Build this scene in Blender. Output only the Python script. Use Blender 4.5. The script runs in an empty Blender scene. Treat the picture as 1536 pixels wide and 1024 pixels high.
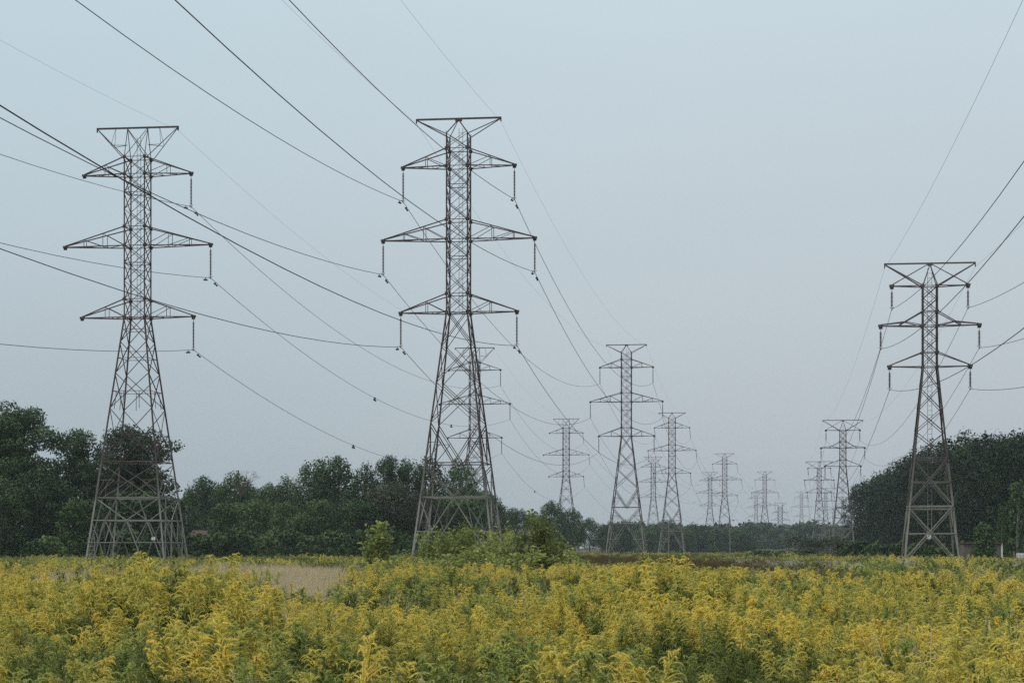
import bpy, math, random
import numpy as np
from mathutils import Vector, Matrix

R = math.radians
sc = bpy.context.scene
C = sc.collection

# ------------------------------------------------------------------ camera, sky, sun, exposure
CAM_H = 2.0
cd = bpy.data.cameras.new('camera')
cam = bpy.data.objects.new('camera', cd); C.objects.link(cam)
cam.location = (0, 0, CAM_H); cam.rotation_euler = (R(90), 0, 0)
cd.sensor_width = 36.0; cd.lens = 36.0 * 3000 / 1536
cd.shift_y = (819 - 512) / 1536
cd.clip_start = 0.5; cd.clip_end = 8000
cd.dof.use_dof = True; cd.dof.focus_distance = 90; cd.dof.aperture_fstop = 9.0
sc.camera = cam

SUN_EL, SUN_ROT = 46, 240         # soft light from behind the camera's left shoulder
w = bpy.data.worlds.new('World'); sc.world = w; w.use_nodes = True
nt = w.node_tree; nt.nodes.clear()
out = nt.nodes.new('ShaderNodeOutputWorld'); bg = nt.nodes.new('ShaderNodeBackground')
sky = nt.nodes.new('ShaderNodeTexSky'); sky.sky_type = 'NISHITA'; sky.sun_disc = False
sky.sun_elevation = R(SUN_EL); sky.sun_rotation = R(SUN_ROT); sky.dust_density = 3.0
tc = nt.nodes.new('ShaderNodeTexCoord'); sep = nt.nodes.new('ShaderNodeSeparateXYZ')
nt.links.new(tc.outputs['Generated'], sep.inputs[0])
ramp = nt.nodes.new('ShaderNodeValToRGB'); nt.links.new(sep.outputs['Z'], ramp.inputs[0])
cr = ramp.color_ramp                      # hazy evening sky: dull grey-blue low down, paler above
stops = [(0.0, (.365, .435, .485)), (.045, (.415, .49, .54)), (.115, (.482, .567, .622)),
         (.20, (.538, .653, .712)), (.27, (.578, .706, .765)), (.5, (.74, .83, .90)), (1.0, (.84, .88, .92))]
while len(cr.elements) < len(stops): cr.elements.new(.5)
for e, (p, c) in zip(cr.elements, stops): e.position = p; e.color = (*c, 1)
ramp2 = nt.nodes.new('ShaderNodeValToRGB'); nt.links.new(sep.outputs['Z'], ramp2.inputs[0])
cr = ramp2.color_ramp                     # paler and greyer towards the right
stops = [(0.0, (.415, .468, .51)), (.045, (.475, .532, .576)), (.115, (.54, .602, .647)),
         (.20, (.585, .676, .73)), (.27, (.612, .728, .782)), (.5, (.74, .83, .90)), (1.0, (.84, .88, .92))]
while len(cr.elements) < len(stops): cr.elements.new(.5)
for e, (p, c) in zip(cr.elements, stops): e.position = p; e.color = (*c, 1)
side = nt.nodes.new('ShaderNodeMapRange'); side.interpolation_type = 'SMOOTHSTEP'
side.inputs['From Min'].default_value = -.28; side.inputs['From Max'].default_value = .14; nt.links.new(sep.outputs['X'], side.inputs['Value'])
mxr = nt.nodes.new('ShaderNodeMix'); mxr.data_type = 'RGBA'; nt.links.new(side.outputs[0], mxr.inputs['Factor'])
nt.links.new(ramp.outputs[0], mxr.inputs['A']); nt.links.new(ramp2.outputs[0], mxr.inputs['B'])
mpw = nt.nodes.new('ShaderNodeMapping'); mpw.inputs['Scale'].default_value = (2.2, 2.2, 9); nt.links.new(tc.outputs['Generated'], mpw.inputs[0])
thin = nt.nodes.new('ShaderNodeTexNoise'); thin.inputs['Scale'].default_value = 1.6; thin.inputs['Detail'].default_value = 3; nt.links.new(mpw.outputs[0], thin.inputs['Vector'])
tr_ = nt.nodes.new('ShaderNodeMapRange'); tr_.inputs['From Min'].default_value = .3; tr_.inputs['From Max'].default_value = .7
tr_.inputs['To Min'].default_value = 9.8; tr_.inputs['To Max'].default_value = 10.2; nt.links.new(thin.outputs['Fac'], tr_.inputs['Value'])
sc10 = nt.nodes.new('ShaderNodeVectorMath'); sc10.operation = 'SCALE'; nt.links.new(tr_.outputs[0], sc10.inputs['Scale'])
nt.links.new(mxr.outputs['Result'], sc10.inputs[0])
mx = nt.nodes.new('ShaderNodeMix'); mx.data_type = 'RGBA'; mx.inputs['Factor'].default_value = .92
nt.links.new(sky.outputs[0], mx.inputs['A']); nt.links.new(sc10.outputs[0], mx.inputs['B'])
nt.links.new(mx.outputs['Result'], bg.inputs[0]); bg.inputs[1].default_value = .1
nt.links.new(bg.outputs[0], out.inputs[0])

sd = bpy.data.lights.new('sun', 'SUN'); sd.energy = 1.45; sd.angle = R(12); sd.color = (1, .95, .88)
sun = bpy.data.objects.new('sun', sd); C.objects.link(sun)
az = R(SUN_ROT); el = R(SUN_EL)
sdir = Vector((math.sin(az) * math.cos(el), math.cos(az) * math.cos(el), math.sin(el)))
sun.rotation_euler = sdir.to_track_quat('Z', 'Y').to_euler()

sc.view_settings.view_transform = 'Standard'; sc.view_settings.look = 'None'
sc.view_settings.exposure = 0.0; sc.view_settings.gamma = 1.0
sc.cycles.use_denoising = False; sc.cycles.sampling_pattern = 'BLUE_NOISE'; sc.cycles.use_adaptive_sampling = False
sc.cycles.max_bounces = 6; sc.cycles.transparent_max_bounces = 8
sc.cycles.volume_bounces = 1

# ------------------------------------------------------------------ helpers
def tag(o, label=None, cat=None, group=None, kind=None):
    if label: o['label'] = label
    if cat: o['category'] = cat
    if group: o['group'] = group
    if kind: o['kind'] = kind
    return o

def link(o, parent=None):
    C.objects.link(o)
    if parent: o.parent = parent
    return o

def obj(name, me, parent=None, loc=(0, 0, 0)):
    o = bpy.data.objects.new(name, me); o.location = loc
    return link(o, parent)

def empty(name, loc, rz=0):
    o = bpy.data.objects.new(name, None); o.location = loc; o.rotation_euler = (0, 0, rz)
    o.empty_display_size = .5
    return link(o)

def copy_tree(o, parent=None):
    c = o.copy(); C.objects.link(c)
    if parent: c.parent = parent
    for ch in list(o.children): copy_tree(ch, c)
    return c

class MB:
    def __init__(s): s.v = []; s.f = []; s.m = []
    def prism(s, p, q, prof, ref=None, caps=True, mi=0):
        p = Vector(p); q = Vector(q); d = (q - p)
        if d.length < 1e-6: return
        d.normalize()
        r = Vector(ref) if ref is not None else (Vector((0, 0, 1)) if abs(d.z) < .9 else Vector((1, 0, 0)))
        a = (r - d * r.dot(d))
        if a.length < 1e-4: a = d.orthogonal()
        a.normalize(); b = d.cross(a)
        n = len(prof); i0 = len(s.v)
        for e in (p, q):
            for (u, v) in prof: s.v.append(tuple(e + a * u + b * v))
        for k in range(n):
            k2 = (k + 1) % n
            s.f.append((i0 + k, i0 + k2, i0 + n + k2, i0 + n + k)); s.m.append(mi)
        if caps:
            s.f.append(tuple(i0 + k for k in range(n))[::-1]); s.m.append(mi)
            s.f.append(tuple(i0 + n + k for k in range(n))); s.m.append(mi)
    def angle(s, p, q, w, ref=None):
        w *= .8; t = w * .22; h = w * .35
        s.prism(p, q, [(-h, -h), (w - h, -h), (w - h, t - h), (t - h, t - h), (t - h, w - h), (-h, w - h)], ref)
    def bar(s, p, q, w, h=None, ref=None, mi=0):
        h = h or w; w /= 2; h /= 2
        s.prism(p, q, [(-h, -w), (h, -w), (h, w), (-h, w)], ref, mi=mi)
    def box(s, lo, hi, mi=0):
        x0, y0, z0 = lo; x1, y1, z1 = hi; i = len(s.v)
        s.v += [(x0, y0, z0), (x1, y0, z0), (x1, y1, z0), (x0, y1, z0), (x0, y0, z1), (x1, y0, z1), (x1, y1, z1), (x0, y1, z1)]
        for f in ((3, 2, 1, 0), (4, 5, 6, 7), (0, 1, 5, 4), (1, 2, 6, 5), (2, 3, 7, 6), (3, 0, 4, 7)):
            s.f.append(tuple(i + k for k in f)); s.m.append(mi)
    def tube(s, pts, rads, n=6, mi=0):
        pts = [Vector(p) for p in pts]; i0 = len(s.v)
        for k, p in enumerate(pts):
            d = (pts[min(k + 1, len(pts) - 1)] - pts[max(k - 1, 0)]).normalized()
            r = Vector((0, 0, 1)) if abs(d.z) < .9 else Vector((1, 0, 0))
            a = d.cross(r).normalized(); b = d.cross(a)
            rad = rads[k] if hasattr(rads, '__len__') else rads
            for j in range(n):
                t = 2 * math.pi * j / n
                s.v.append(tuple(p + (a * math.cos(t) + b * math.sin(t)) * rad))
        for k in range(len(pts) - 1):
            for j in range(n):
                j2 = (j + 1) % n
                s.f.append((i0 + k * n + j, i0 + k * n + j2, i0 + (k + 1) * n + j2, i0 + (k + 1) * n + j)); s.m.append(mi)
        s.f.append(tuple(i0 + j for j in range(n))[::-1]); s.m.append(mi)
        s.f.append(tuple(i0 + (len(pts) - 1) * n + j for j in range(n))); s.m.append(mi)
    def lathe(s, base, prof, n=8, mi=0):
        i0 = len(s.v); b = Vector(base)
        for (r, z) in prof:
            for j in range(n):
                t = 2 * math.pi * j / n
                s.v.append((b.x + r * math.cos(t), b.y + r * math.sin(t), b.z + z))
        for k in range(len(prof) - 1):
            for j in range(n):
                j2 = (j + 1) % n
                s.f.append((i0 + k * n + j, i0 + k * n + j2, i0 + (k + 1) * n + j2, i0 + (k + 1) * n + j)); s.m.append(mi)
    def mesh(s, name, mats):
        me = bpy.data.meshes.new(name); me.from_pydata(s.v, [], s.f)
        for m in (mats if isinstance(mats, (list, tuple)) else [mats]): me.materials.append(m)
        if any(s.m): me.polygons.foreach_set('material_index', s.m)
        me.update(); return me
    def build(s, name, mats, parent=None, loc=(0, 0, 0)):
        return obj(name, s.mesh(name, mats), parent, loc)

# quads given as an (n,4,3) array
def quad_mesh(name, quads, mats, mi=None, nrm=None):
    q = np.asarray(quads, dtype=np.float32); n = len(q)
    me = bpy.data.meshes.new(name)
    me.vertices.add(n * 4); me.vertices.foreach_set('co', q.reshape(-1))
    me.loops.add(n * 4); me.loops.foreach_set('vertex_index', np.arange(n * 4, dtype=np.int32))
    me.polygons.add(n); me.polygons.foreach_set('loop_start', np.arange(0, n * 4, 4, dtype=np.int32))
    me.polygons.foreach_set('loop_total', np.full(n, 4, dtype=np.int32))
    for m in (mats if isinstance(mats, (list, tuple)) else [mats]): me.materials.append(m)
    if mi is not None: me.polygons.foreach_set('material_index', np.asarray(mi, dtype=np.int32))
    me.update(calc_edges=True)
    if nrm is not None: me.normals_split_custom_set(np.repeat(np.asarray(nrm, dtype=np.float32), 4, axis=0))
    return me

# ------------------------------------------------------------------ materials
def mat(name, rough=.8, spec=.2):
    m = bpy.data.materials.new(name); m.use_nodes = True
    b = m.node_tree.nodes['Principled BSDF']
    b.inputs['Roughness'].default_value = rough; b.inputs['Specular IOR Level'].default_value = spec
    return m, m.node_tree, b

def ramp_node(t, stops):
    r = t.nodes.new('ShaderNodeValToRGB'); e = r.color_ramp.elements
    while len(e) < len(stops): e.new(.5)
    for x, (p, c) in zip(e, stops): x.position = p; x.color = (*c, 1)
    return r

def noise_mat(name, stops, scale, detail=5, rough=.85, spec=.2, bump=0, coord='Object', stretch=None, bump_scale=None):
    m, t, b = mat(name, rough, spec)
    tcn = t.nodes.new('ShaderNodeTexCoord'); n = t.nodes.new('ShaderNodeTexNoise')
    n.inputs['Scale'].default_value = scale; n.inputs['Detail'].default_value = detail
    src = tcn.outputs[coord]
    if stretch:
        mp = t.nodes.new('ShaderNodeMapping'); mp.inputs['Scale'].default_value = stretch
        t.links.new(src, mp.inputs[0]); src = mp.outputs[0]
    t.links.new(src, n.inputs['Vector'])
    r = ramp_node(t, stops); t.links.new(n.outputs['Fac'], r.inputs[0]); t.links.new(r.outputs[0], b.inputs['Base Color'])
    if bump:
        bn = t.nodes.new('ShaderNodeBump'); bn.inputs['Strength'].default_value = bump
        t.links.new(n.outputs['Fac'], bn.inputs['Height']); t.links.new(bn.outputs[0], b.inputs['Normal'])
    return m

def leaf_mat(name, stops, transl=.25, scale=.9, rough=.6, spec=.2, island=.25, drift=0):
    """leaf colour: each leaf and each plant differs a little; light passes through thin leaves"""
    m, t, b = mat(name, rough, spec)
    geo = t.nodes.new('ShaderNodeNewGeometry'); oi = t.nodes.new('ShaderNodeObjectInfo')
    tcn = t.nodes.new('ShaderNodeTexCoord'); n = t.nodes.new('ShaderNodeTexNoise')
    n.inputs['Scale'].default_value = scale; n.inputs['Detail'].default_value = 3
    t.links.new(tcn.outputs['Object'], n.inputs['Vector'])
    def mth(op, a, c):
        x = t.nodes.new('ShaderNodeMath'); x.operation = op
        for k, v in enumerate((a, c)):
            if isinstance(v, (int, float)): x.inputs[k].default_value = v
            else: t.links.new(v, x.inputs[k])
        return x.outputs[0]
    a = mth('MULTIPLY', geo.outputs['Random Per Island'], island)
    o = mth('MULTIPLY', oi.outputs['Random'], .5)
    k = mth('MULTIPLY', mth('SUBTRACT', n.outputs['Fac'], .5), 1.0)
    s_ = mth('ADD', mth('ADD', mth('ADD', a, o), k), .5 - island / 2 - .25)
    if drift:
        dn = t.nodes.new('ShaderNodeTexNoise'); dn.inputs['Scale'].default_value = .22; dn.inputs['Detail'].default_value = 3
        t.links.new(oi.outputs['Location'], dn.inputs['Vector']); s_ = mth('ADD', s_, mth('MULTIPLY', mth('SUBTRACT', dn.outputs['Fac'], .5), drift))
    r = ramp_node(t, stops); t.links.new(s_, r.inputs[0]); t.links.new(r.outputs[0], b.inputs['Base Color'])
    if transl:
        tr = t.nodes.new('ShaderNodeBsdfTranslucent'); t.links.new(r.outputs[0], tr.inputs[0])
        mxs = t.nodes.new('ShaderNodeMixShader'); mxs.inputs[0].default_value = transl
        t.links.new(b.outputs[0], mxs.inputs[1]); t.links.new(tr.outputs[0], mxs.inputs[2])
        t.links.new(mxs.outputs[0], t.nodes['Material Output'].inputs['Surface'])
    return m

M = {}
def steel(name, brown, grey_tone, z0, z1):
    """galvanised steel: pale grey on the lower members, turning dark brown with height, both patchy"""
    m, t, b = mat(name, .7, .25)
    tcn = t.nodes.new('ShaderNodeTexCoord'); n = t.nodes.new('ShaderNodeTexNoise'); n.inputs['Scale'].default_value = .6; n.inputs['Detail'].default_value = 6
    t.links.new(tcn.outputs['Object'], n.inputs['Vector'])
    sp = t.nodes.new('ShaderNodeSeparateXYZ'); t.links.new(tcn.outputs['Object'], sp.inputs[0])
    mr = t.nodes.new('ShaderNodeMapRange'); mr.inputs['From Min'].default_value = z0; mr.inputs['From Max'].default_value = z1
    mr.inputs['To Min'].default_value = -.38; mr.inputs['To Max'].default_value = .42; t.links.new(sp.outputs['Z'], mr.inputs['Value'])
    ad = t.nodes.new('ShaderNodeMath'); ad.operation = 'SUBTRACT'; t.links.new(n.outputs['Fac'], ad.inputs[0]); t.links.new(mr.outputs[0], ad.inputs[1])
    r = ramp_node(t, [(.2, brown), (.5, tuple((p + q) * .42 for p, q in zip(brown, grey_tone))), (.8, grey_tone)])
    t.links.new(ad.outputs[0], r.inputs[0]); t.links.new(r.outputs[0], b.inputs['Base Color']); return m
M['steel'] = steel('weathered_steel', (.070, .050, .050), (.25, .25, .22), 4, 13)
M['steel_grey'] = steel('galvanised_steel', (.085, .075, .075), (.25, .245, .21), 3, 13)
M['insulator'] = noise_mat('porcelain', [(.3, (.045, .03, .04)), (.7, (.09, .06, .075))], 3, 2, .35, .5)
M['wire'] = noise_mat('conductor', [(.3, (.02, .021, .024)), (.7, (.04, .042, .046))], .4, 2, .7, .2)
M['ground_wire'] = noise_mat('shield_wire', [(.3, (.16, .18, .19)), (.7, (.24, .26, .27))], .4, 2, .7, .2)
M['white'] = noise_mat('white_paint', [(.3, (.55, .55, .52)), (.7, (.78, .77, .74))], 2, 4, .6)
M['wood'] = noise_mat('pole_wood', [(.3, (.10, .085, .07)), (.7, (.22, .195, .165))], 6, 5, .9, .1, stretch=(1, 1, .1))
M['roof'] = noise_mat('roof_shingle', [(.3, (.085, .062, .055)), (.7, (.16, .125, .112))], 7, 4, .95, .1)
M['brick'] = noise_mat('brown_wall', [(.3, (.12, .09, .075)), (.7, (.22, .17, .14))], 5, 5, .95, .1)
M['glass'] = noise_mat('window_glass', [(.3, (.02, .025, .03)), (.7, (.04, .045, .05))], .4, 1, .15, .5)
M['shed'] = noise_mat('shed_board', [(.3, (.085, .07, .062)), (.7, (.17, .145, .13))], 4, 5, .95, .1, stretch=(4, 4, .5))
M['bark'] = noise_mat('bark', [(.3, (.035, .03, .025)), (.7, (.10, .088, .075))], 3, 5, .95, .1, stretch=(1, 1, .25))
M['bark_pale'] = noise_mat('bark_pale', [(.3, (.12, .115, .10)), (.7, (.24, .23, .20))], 3, 5, .95, .1, stretch=(1, 1, .25))
M['leaf_oak'] = leaf_mat('leaf_oak', [(0, (0.0255, 0.0457, 0.0192)), (0.5, (0.0482, 0.0853, 0.0309)), (1, (0.0879, 0.1401, 0.049))], .2, .25)
M['leaf_mid'] = leaf_mat('leaf_mid', [(0, (0.0312, 0.0609, 0.0213)), (0.5, (0.0595, 0.1066, 0.0362)), (1, (0.1106, 0.1751, 0.0554))], .2, .25)
M['leaf_pale'] = leaf_mat('leaf_pale', [(0, (0.0567, 0.0944, 0.0341)), (0.5, (0.0964, 0.1492, 0.0533)), (1, (0.1631, 0.2284, 0.0789))], .25, .3)
M['leaf_brown'] = leaf_mat('leaf_brown', [(0, (0.027, 0.0377, 0.0208)), (0.5, (0.054, 0.0696, 0.039)), (1, (0.1013, 0.1131, 0.065))], .15, .3)
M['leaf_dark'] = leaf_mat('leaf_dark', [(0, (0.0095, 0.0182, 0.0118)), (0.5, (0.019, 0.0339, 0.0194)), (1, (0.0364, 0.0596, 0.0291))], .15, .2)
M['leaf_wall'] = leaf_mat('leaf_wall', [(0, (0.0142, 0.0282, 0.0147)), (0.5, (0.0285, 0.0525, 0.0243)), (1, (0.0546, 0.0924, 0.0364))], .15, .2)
M['leaf_shrub'] = leaf_mat('leaf_shrub', [(0, (0.1414, 0.1755, 0.0462)), (0.5, (0.27, 0.316, 0.0882)), (1, (0.4244, 0.4564, 0.1543))], .3, .8)
M['leaf_sapling'] = leaf_mat('leaf_sapling', [(0, (0.1768, 0.2195, 0.0602)), (0.5, (0.3376, 0.395, 0.1148)), (1, (0.5304, 0.5705, 0.2009))], .3, .8)
M['leaf_shrub_dark'] = leaf_mat('leaf_shrub_dark', [(0, (0.0632, 0.0884, 0.0265)), (0.5, (0.132, 0.1664, 0.0469)), (1, (0.2639, 0.2912, 0.0918))], .3, .8)
M['petal'] = leaf_mat('goldenrod_flower', [(0, (.34, .34, .10)), (.35, (.60, .54, .125)), (.65, (.80, .66, .15)), (1, (.82, .64, .13))], .25, 4, .8, .1, .35, 1.4)
M['petal_green'] = leaf_mat('goldenrod_bud', [(0, (.22, .28, .09)), (.5, (.38, .42, .12)), (1, (.58, .55, .15))], .25, 4, .8, .1, .4, 1.6)
M['stem'] = leaf_mat('goldenrod_leaf', [(0, (.07, .105, .030)), (.5, (.155, .20, .055)), (1, (.26, .295, .09))], .3, 2, .7, .15, .5)
M['weed'] = leaf_mat('weed_leaf', [(0, (.08, .115, .032)), (.5, (.17, .21, .058)), (1, (.28, .31, .095))], .3, 2, .7, .15, .5)
M['tan'] = leaf_mat('dry_grass', [(0, (0.364, 0.2944, 0.18)), (0.5, (0.572, 0.4736, 0.3)), (1, (0.78, 0.6656, 0.444))], .3, 2, .8, .1, .6)
M['dead'] = leaf_mat('dead_weed', [(0, (.050, .032, .018)), (.5, (.105, .070, .034)), (1, (.19, .135, .060))], .15, 2, .9, .1, .6)
M['bloom'] = leaf_mat('white_bloom', [(0, (.34, .33, .25)), (.5, (.50, .49, .40)), (1, (.66, .65, .56))], .2, 4, .8, .1, .5)
M['twig'] = noise_mat('twig', [(.3, (.07, .055, .045)), (.7, (.15, .12, .10))], 5, 3, .95, .1)

# ------------------------------------------------------------------ ground
def gz(x, y):
    """gentle roll of the field"""
    def b(cx, cy, rx, ry): return np.exp(-(((x - cx) / rx) ** 2 + ((y - cy) / ry) ** 2))
    roll = .16 * np.sin(x * .11 + 1.3) * np.cos(y * .075) + .12 * np.sin(x * .05 - y * .043 + .6)
    mound = .62 * b(-4.9, 30, 1.5, 4) + .66 * b(2.3, 31, 1.5, 4) + .22 * b(-.9, 34, 2.2, 5) + .2 * b(7, 34, 3, 5)
    return (roll + mound) * np.clip(1 - y / 600, 0, 1) - .55

gm, gt, gb = mat('field_soil', .95, .05)
gtc = gt.nodes.new('ShaderNodeTexCoord')
n1 = gt.nodes.new('ShaderNodeTexNoise'); n1.inputs['Scale'].default_value = .05; n1.inputs['Detail'].default_value = 8
n2 = gt.nodes.new('ShaderNodeTexNoise'); n2.inputs['Scale'].default_value = 2.2; n2.inputs['Detail'].default_value = 6
gt.links.new(gtc.outputs['Object'], n1.inputs['Vector']); gt.links.new(gtc.outputs['Object'], n2.inputs['Vector'])
gr1 = ramp_node(gt, [(.35, (.060, .064, .026)), (.5, (.105, .095, .040)), (.65, (.085, .060, .030))])
gr2 = ramp_node(gt, [(.3, (.45, .45, .45)), (.7, (1.15, 1.15, 1.1))])
gt.links.new(n1.outputs['Fac'], gr1.inputs[0]); gt.links.new(n2.outputs['Fac'], gr2.inputs[0])
gmx = gt.nodes.new('ShaderNodeMix'); gmx.data_type = 'RGBA'; gmx.blend_type = 'MULTIPLY'; gmx.inputs['Factor'].default_value = 1
gt.links.new(gr1.outputs[0], gmx.inputs['A']); gt.links.new(gr2.outputs[0], gmx.inputs['B'])
gt.links.new(gmx.outputs['Result'], gb.inputs['Base Color'])
gbp = gt.nodes.new('ShaderNodeBump'); gbp.inputs['Strength'].default_value = .8
gt.links.new(n2.outputs['Fac'], gbp.inputs['Height']); gt.links.new(gbp.outputs[0], gb.inputs['Normal'])
xs = np.concatenate([np.linspace(-1500, -130, 12), np.linspace(-120, 120, 121), np.linspace(130, 1500, 12)])
ys = np.concatenate([np.linspace(-350, -30, 6), np.linspace(-20, 300, 141), np.linspace(330, 2700, 24)])
gx, gy = np.meshgrid(xs, ys)
gv = np.stack([gx, gy, gz(gx, gy)], -1).reshape(-1, 3); nx_ = len(xs)
gf = [(j * nx_ + i, j * nx_ + i + 1, (j + 1) * nx_ + i + 1, (j + 1) * nx_ + i) for j in range(len(ys) - 1) for i in range(nx_ - 1)]
gme = bpy.data.meshes.new('ground'); gme.from_pydata(gv.tolist(), [], gf); gme.materials.append(gm)
gme.polygons.foreach_set('use_smooth', [True] * len(gf)); gme.update()
tag(obj('ground', gme), kind='structure')

# ------------------------------------------------------------------ pylons
LINE_RZ = -math.atan(.1307)      # the lines run away a little to the right

def corners(h): return [(-h, -h), (h, -h), (h, h), (-h, h)]

class Pylon:
    """local x across the line, y along it, z up"""
    def __init__(s, levels):      # levels: (z, half width)
        s.levels = levels; s.leg = [MB() for _ in range(4)]; s.br = MB(); s.parts = []; s.ins = []
    def hw(s, z):
        L = s.levels
        for (z0, h0), (z1, h1) in zip(L, L[1:]):
            if z0 <= z <= z1: return h0 + (h1 - h0) * (z - z0) / (z1 - z0)
        return L[-1][1]
    def pt(s, c, z):
        h = s.hw(z); q = corners(h)[c % 4]; return Vector((q[0], q[1], z))
    def fp(s, f, u, z):            # point on face f, u in -1..1 across it
        a = s.pt(f, z); b = s.pt(f + 1, z); return a.lerp(b, (u + 1) / 2)
    def legs(s, wd):
        for c in range(4):
            for (z0, h0), (z1, h1) in zip(s.levels, s.levels[1:]):
                q0, q1 = corners(h0)[c], corners(h1)[c]
                s.leg[c].angle((q0[0], q0[1], z0), (q1[0], q1[1], z1), wd if z0 < 18 else wd * .8, ref=(-q0[0], 0, 0))
            q = corners(s.levels[0][1])[c]
            s.leg[c].lathe((q[0], q[1], -1.1), [(.38, 0), (.38, 1.22), (.0, 1.22)], 10)
    def X(s, z0, z1, wd, horiz=False, dbl=False):
        for f in range(4):
            for sg in (-1, 1):
                a, b = s.fp(f, -sg, z0), s.fp(f, sg, z1)
                n = Vector(((0, -1), (1, 0), (0, 1), (-1, 0))[f]).to_3d() * (.03 * sg)
                s.br.angle(a + n, b + n, wd * (.8 if dbl else 1))
                if dbl and sg > 0:
                    off = Vector((0, 0, .27)); s.br.angle(a + n + off, b + n + off, wd * .75)
            if horiz and z0 != 16.4: s.br.angle(s.fp(f, -1, z0), s.fp(f, 1, z0), wd)
    def H(s, z, wd, dbl=False):
        for f in range(4):
            s.br.angle(s.fp(f, -1, z), s.fp(f, 1, z), wd)
            if dbl: s.br.angle(s.fp(f, -1, z - .26), s.fp(f, 1, z - .26), wd * .6)
    def F(s, u0, z0, u1, z1, wd, mirror=True):
        for f in range(4):
            s.br.angle(s.fp(f, u0, z0), s.fp(f, u1, z1), wd)
            if mirror and (u0 or u1): s.br.angle(s.fp(f, -u0, z0), s.fp(f, -u1, z1), wd)
    def plates(s, z, r):
        for c in range(4):
            p = s.pt(c, z); s.br.box((p.x - r, p.y - .03, p.z - r), (p.x + r, p.y + .03, p.z + r))
    def arm(s, sg, L, zb, zt, posts, ins_len, wd=.13, hang=True, kind='AB'):
        m = MB(); tip = Vector((sg * L, 0, zb + .12)); hb = s.hw(zb); ht = s.hw(zt)
        for y in (-1, 1):
            cb = Vector((sg * hb, y * hb, zb)); ct = Vector((sg * ht, y * ht, zt))
            tb = tip + Vector((0, y * .08, -.06)); tt = tip + Vector((0, y * .08, .06))
            m.angle(cb, tb, wd)
            if kind == 'raised':
                k = Vector((sg * (hb + (L - hb) * .42), y * hb * .6, zb + .42))
                m.angle(ct, k + Vector((sg * .55, 0, -.30)), wd); m.angle(cb + Vector((0, 0, .05)), k, wd * .8); m.angle(k, tt, wd)
            elif kind == 'flat':
                m.angle(Vector((0, 0, s.levels[-1][0] + s.peak)), tt, wd * .8)
            else:
                m.angle(ct, tt, wd)
                prev_b, prev_t = cb, ct
                for t in posts:
                    pb, pt_ = cb.lerp(tb, t), ct.lerp(tt, t)
                    m.angle(pb, pt_, wd * .6)
                    m.angle(prev_b, pt_, wd * .6); prev_b, prev_t = pb, pt_
        for t in ([.33, .66] if L > 5 else [.5]):
            a = Vector((sg * hb, -hb, zb)).lerp(tip, t); b = Vector((sg * hb, hb, zb)).lerp(tip, t)
            m.angle(a, b, wd * .6)
            m.angle(Vector((sg * hb, -hb, zb)).lerp(tip, t - .3 if t > .3 else 0), b, wd * .5)
        m.box((tip.x - .24, -.12, tip.z - .12), (tip.x + .24, .12, tip.z + .10))
        m.prism(tip + Vector((-.18, 0, -.12)), tip + Vector((.18, 0, -.12)), [(-.22, 0), (0, -.09), (0, .09)])
        s.parts.append(('cross_arm', m))
        if hang: s.ins.append((Vector((tip.x, 0, tip.z - .34)), ins_len))

def insulator_meshes(L, r, n):
    m = MB(); m.bar((0, 0, 0), (0, 0, -.25), .05); prof = [(.03, -.25)]
    z0, z1 = -.28, -L + .22; dz = (z1 - z0) / n
    for k in range(n):
        z = z0 + dz * k
        prof += [(.045, z), (r, z + dz * .35), (r * .95, z + dz * .55), (.045, z + dz * .7)]
    prof += [(.03, z1)]
    m.lathe((0, 0, 0), prof, 9); m.bar((0, 0, z1 + .05), (0, 0, -L + .05), .05)
    c = MB(); c.tube([(0, -.32, -L + .02), (0, -.15, -L - .03), (0, .15, -L - .03), (0, .32, -L + .02)], [.03, .07, .07, .03], 6)
    c.bar((-.2, 0, -L + .14), (.2, 0, -L + .14), .07)
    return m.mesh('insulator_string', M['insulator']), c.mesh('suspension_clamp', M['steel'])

INS = {3.2: insulator_meshes(3.2, .115, 18), 1.9: insulator_meshes(1.9, .13, 11)}

def ladder(x, y, z0, z1, slope=None):
    m = MB(); f = slope or (lambda z: Vector((x, y, z)))
    a0, a1 = f(z0), f(z1)
    for d in (-.2, .2): m.bar(a0 + Vector((d, 0, 0)), a1 + Vector((d, 0, 0)), .035)
    n = int((z1 - z0) / .45)
    for k in range(1, n):
        p = a0.lerp(a1, k / n); m.bar(p + Vector((-.2, 0, 0)), p + Vector((.2, 0, 0)), .028)
    return m

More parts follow.
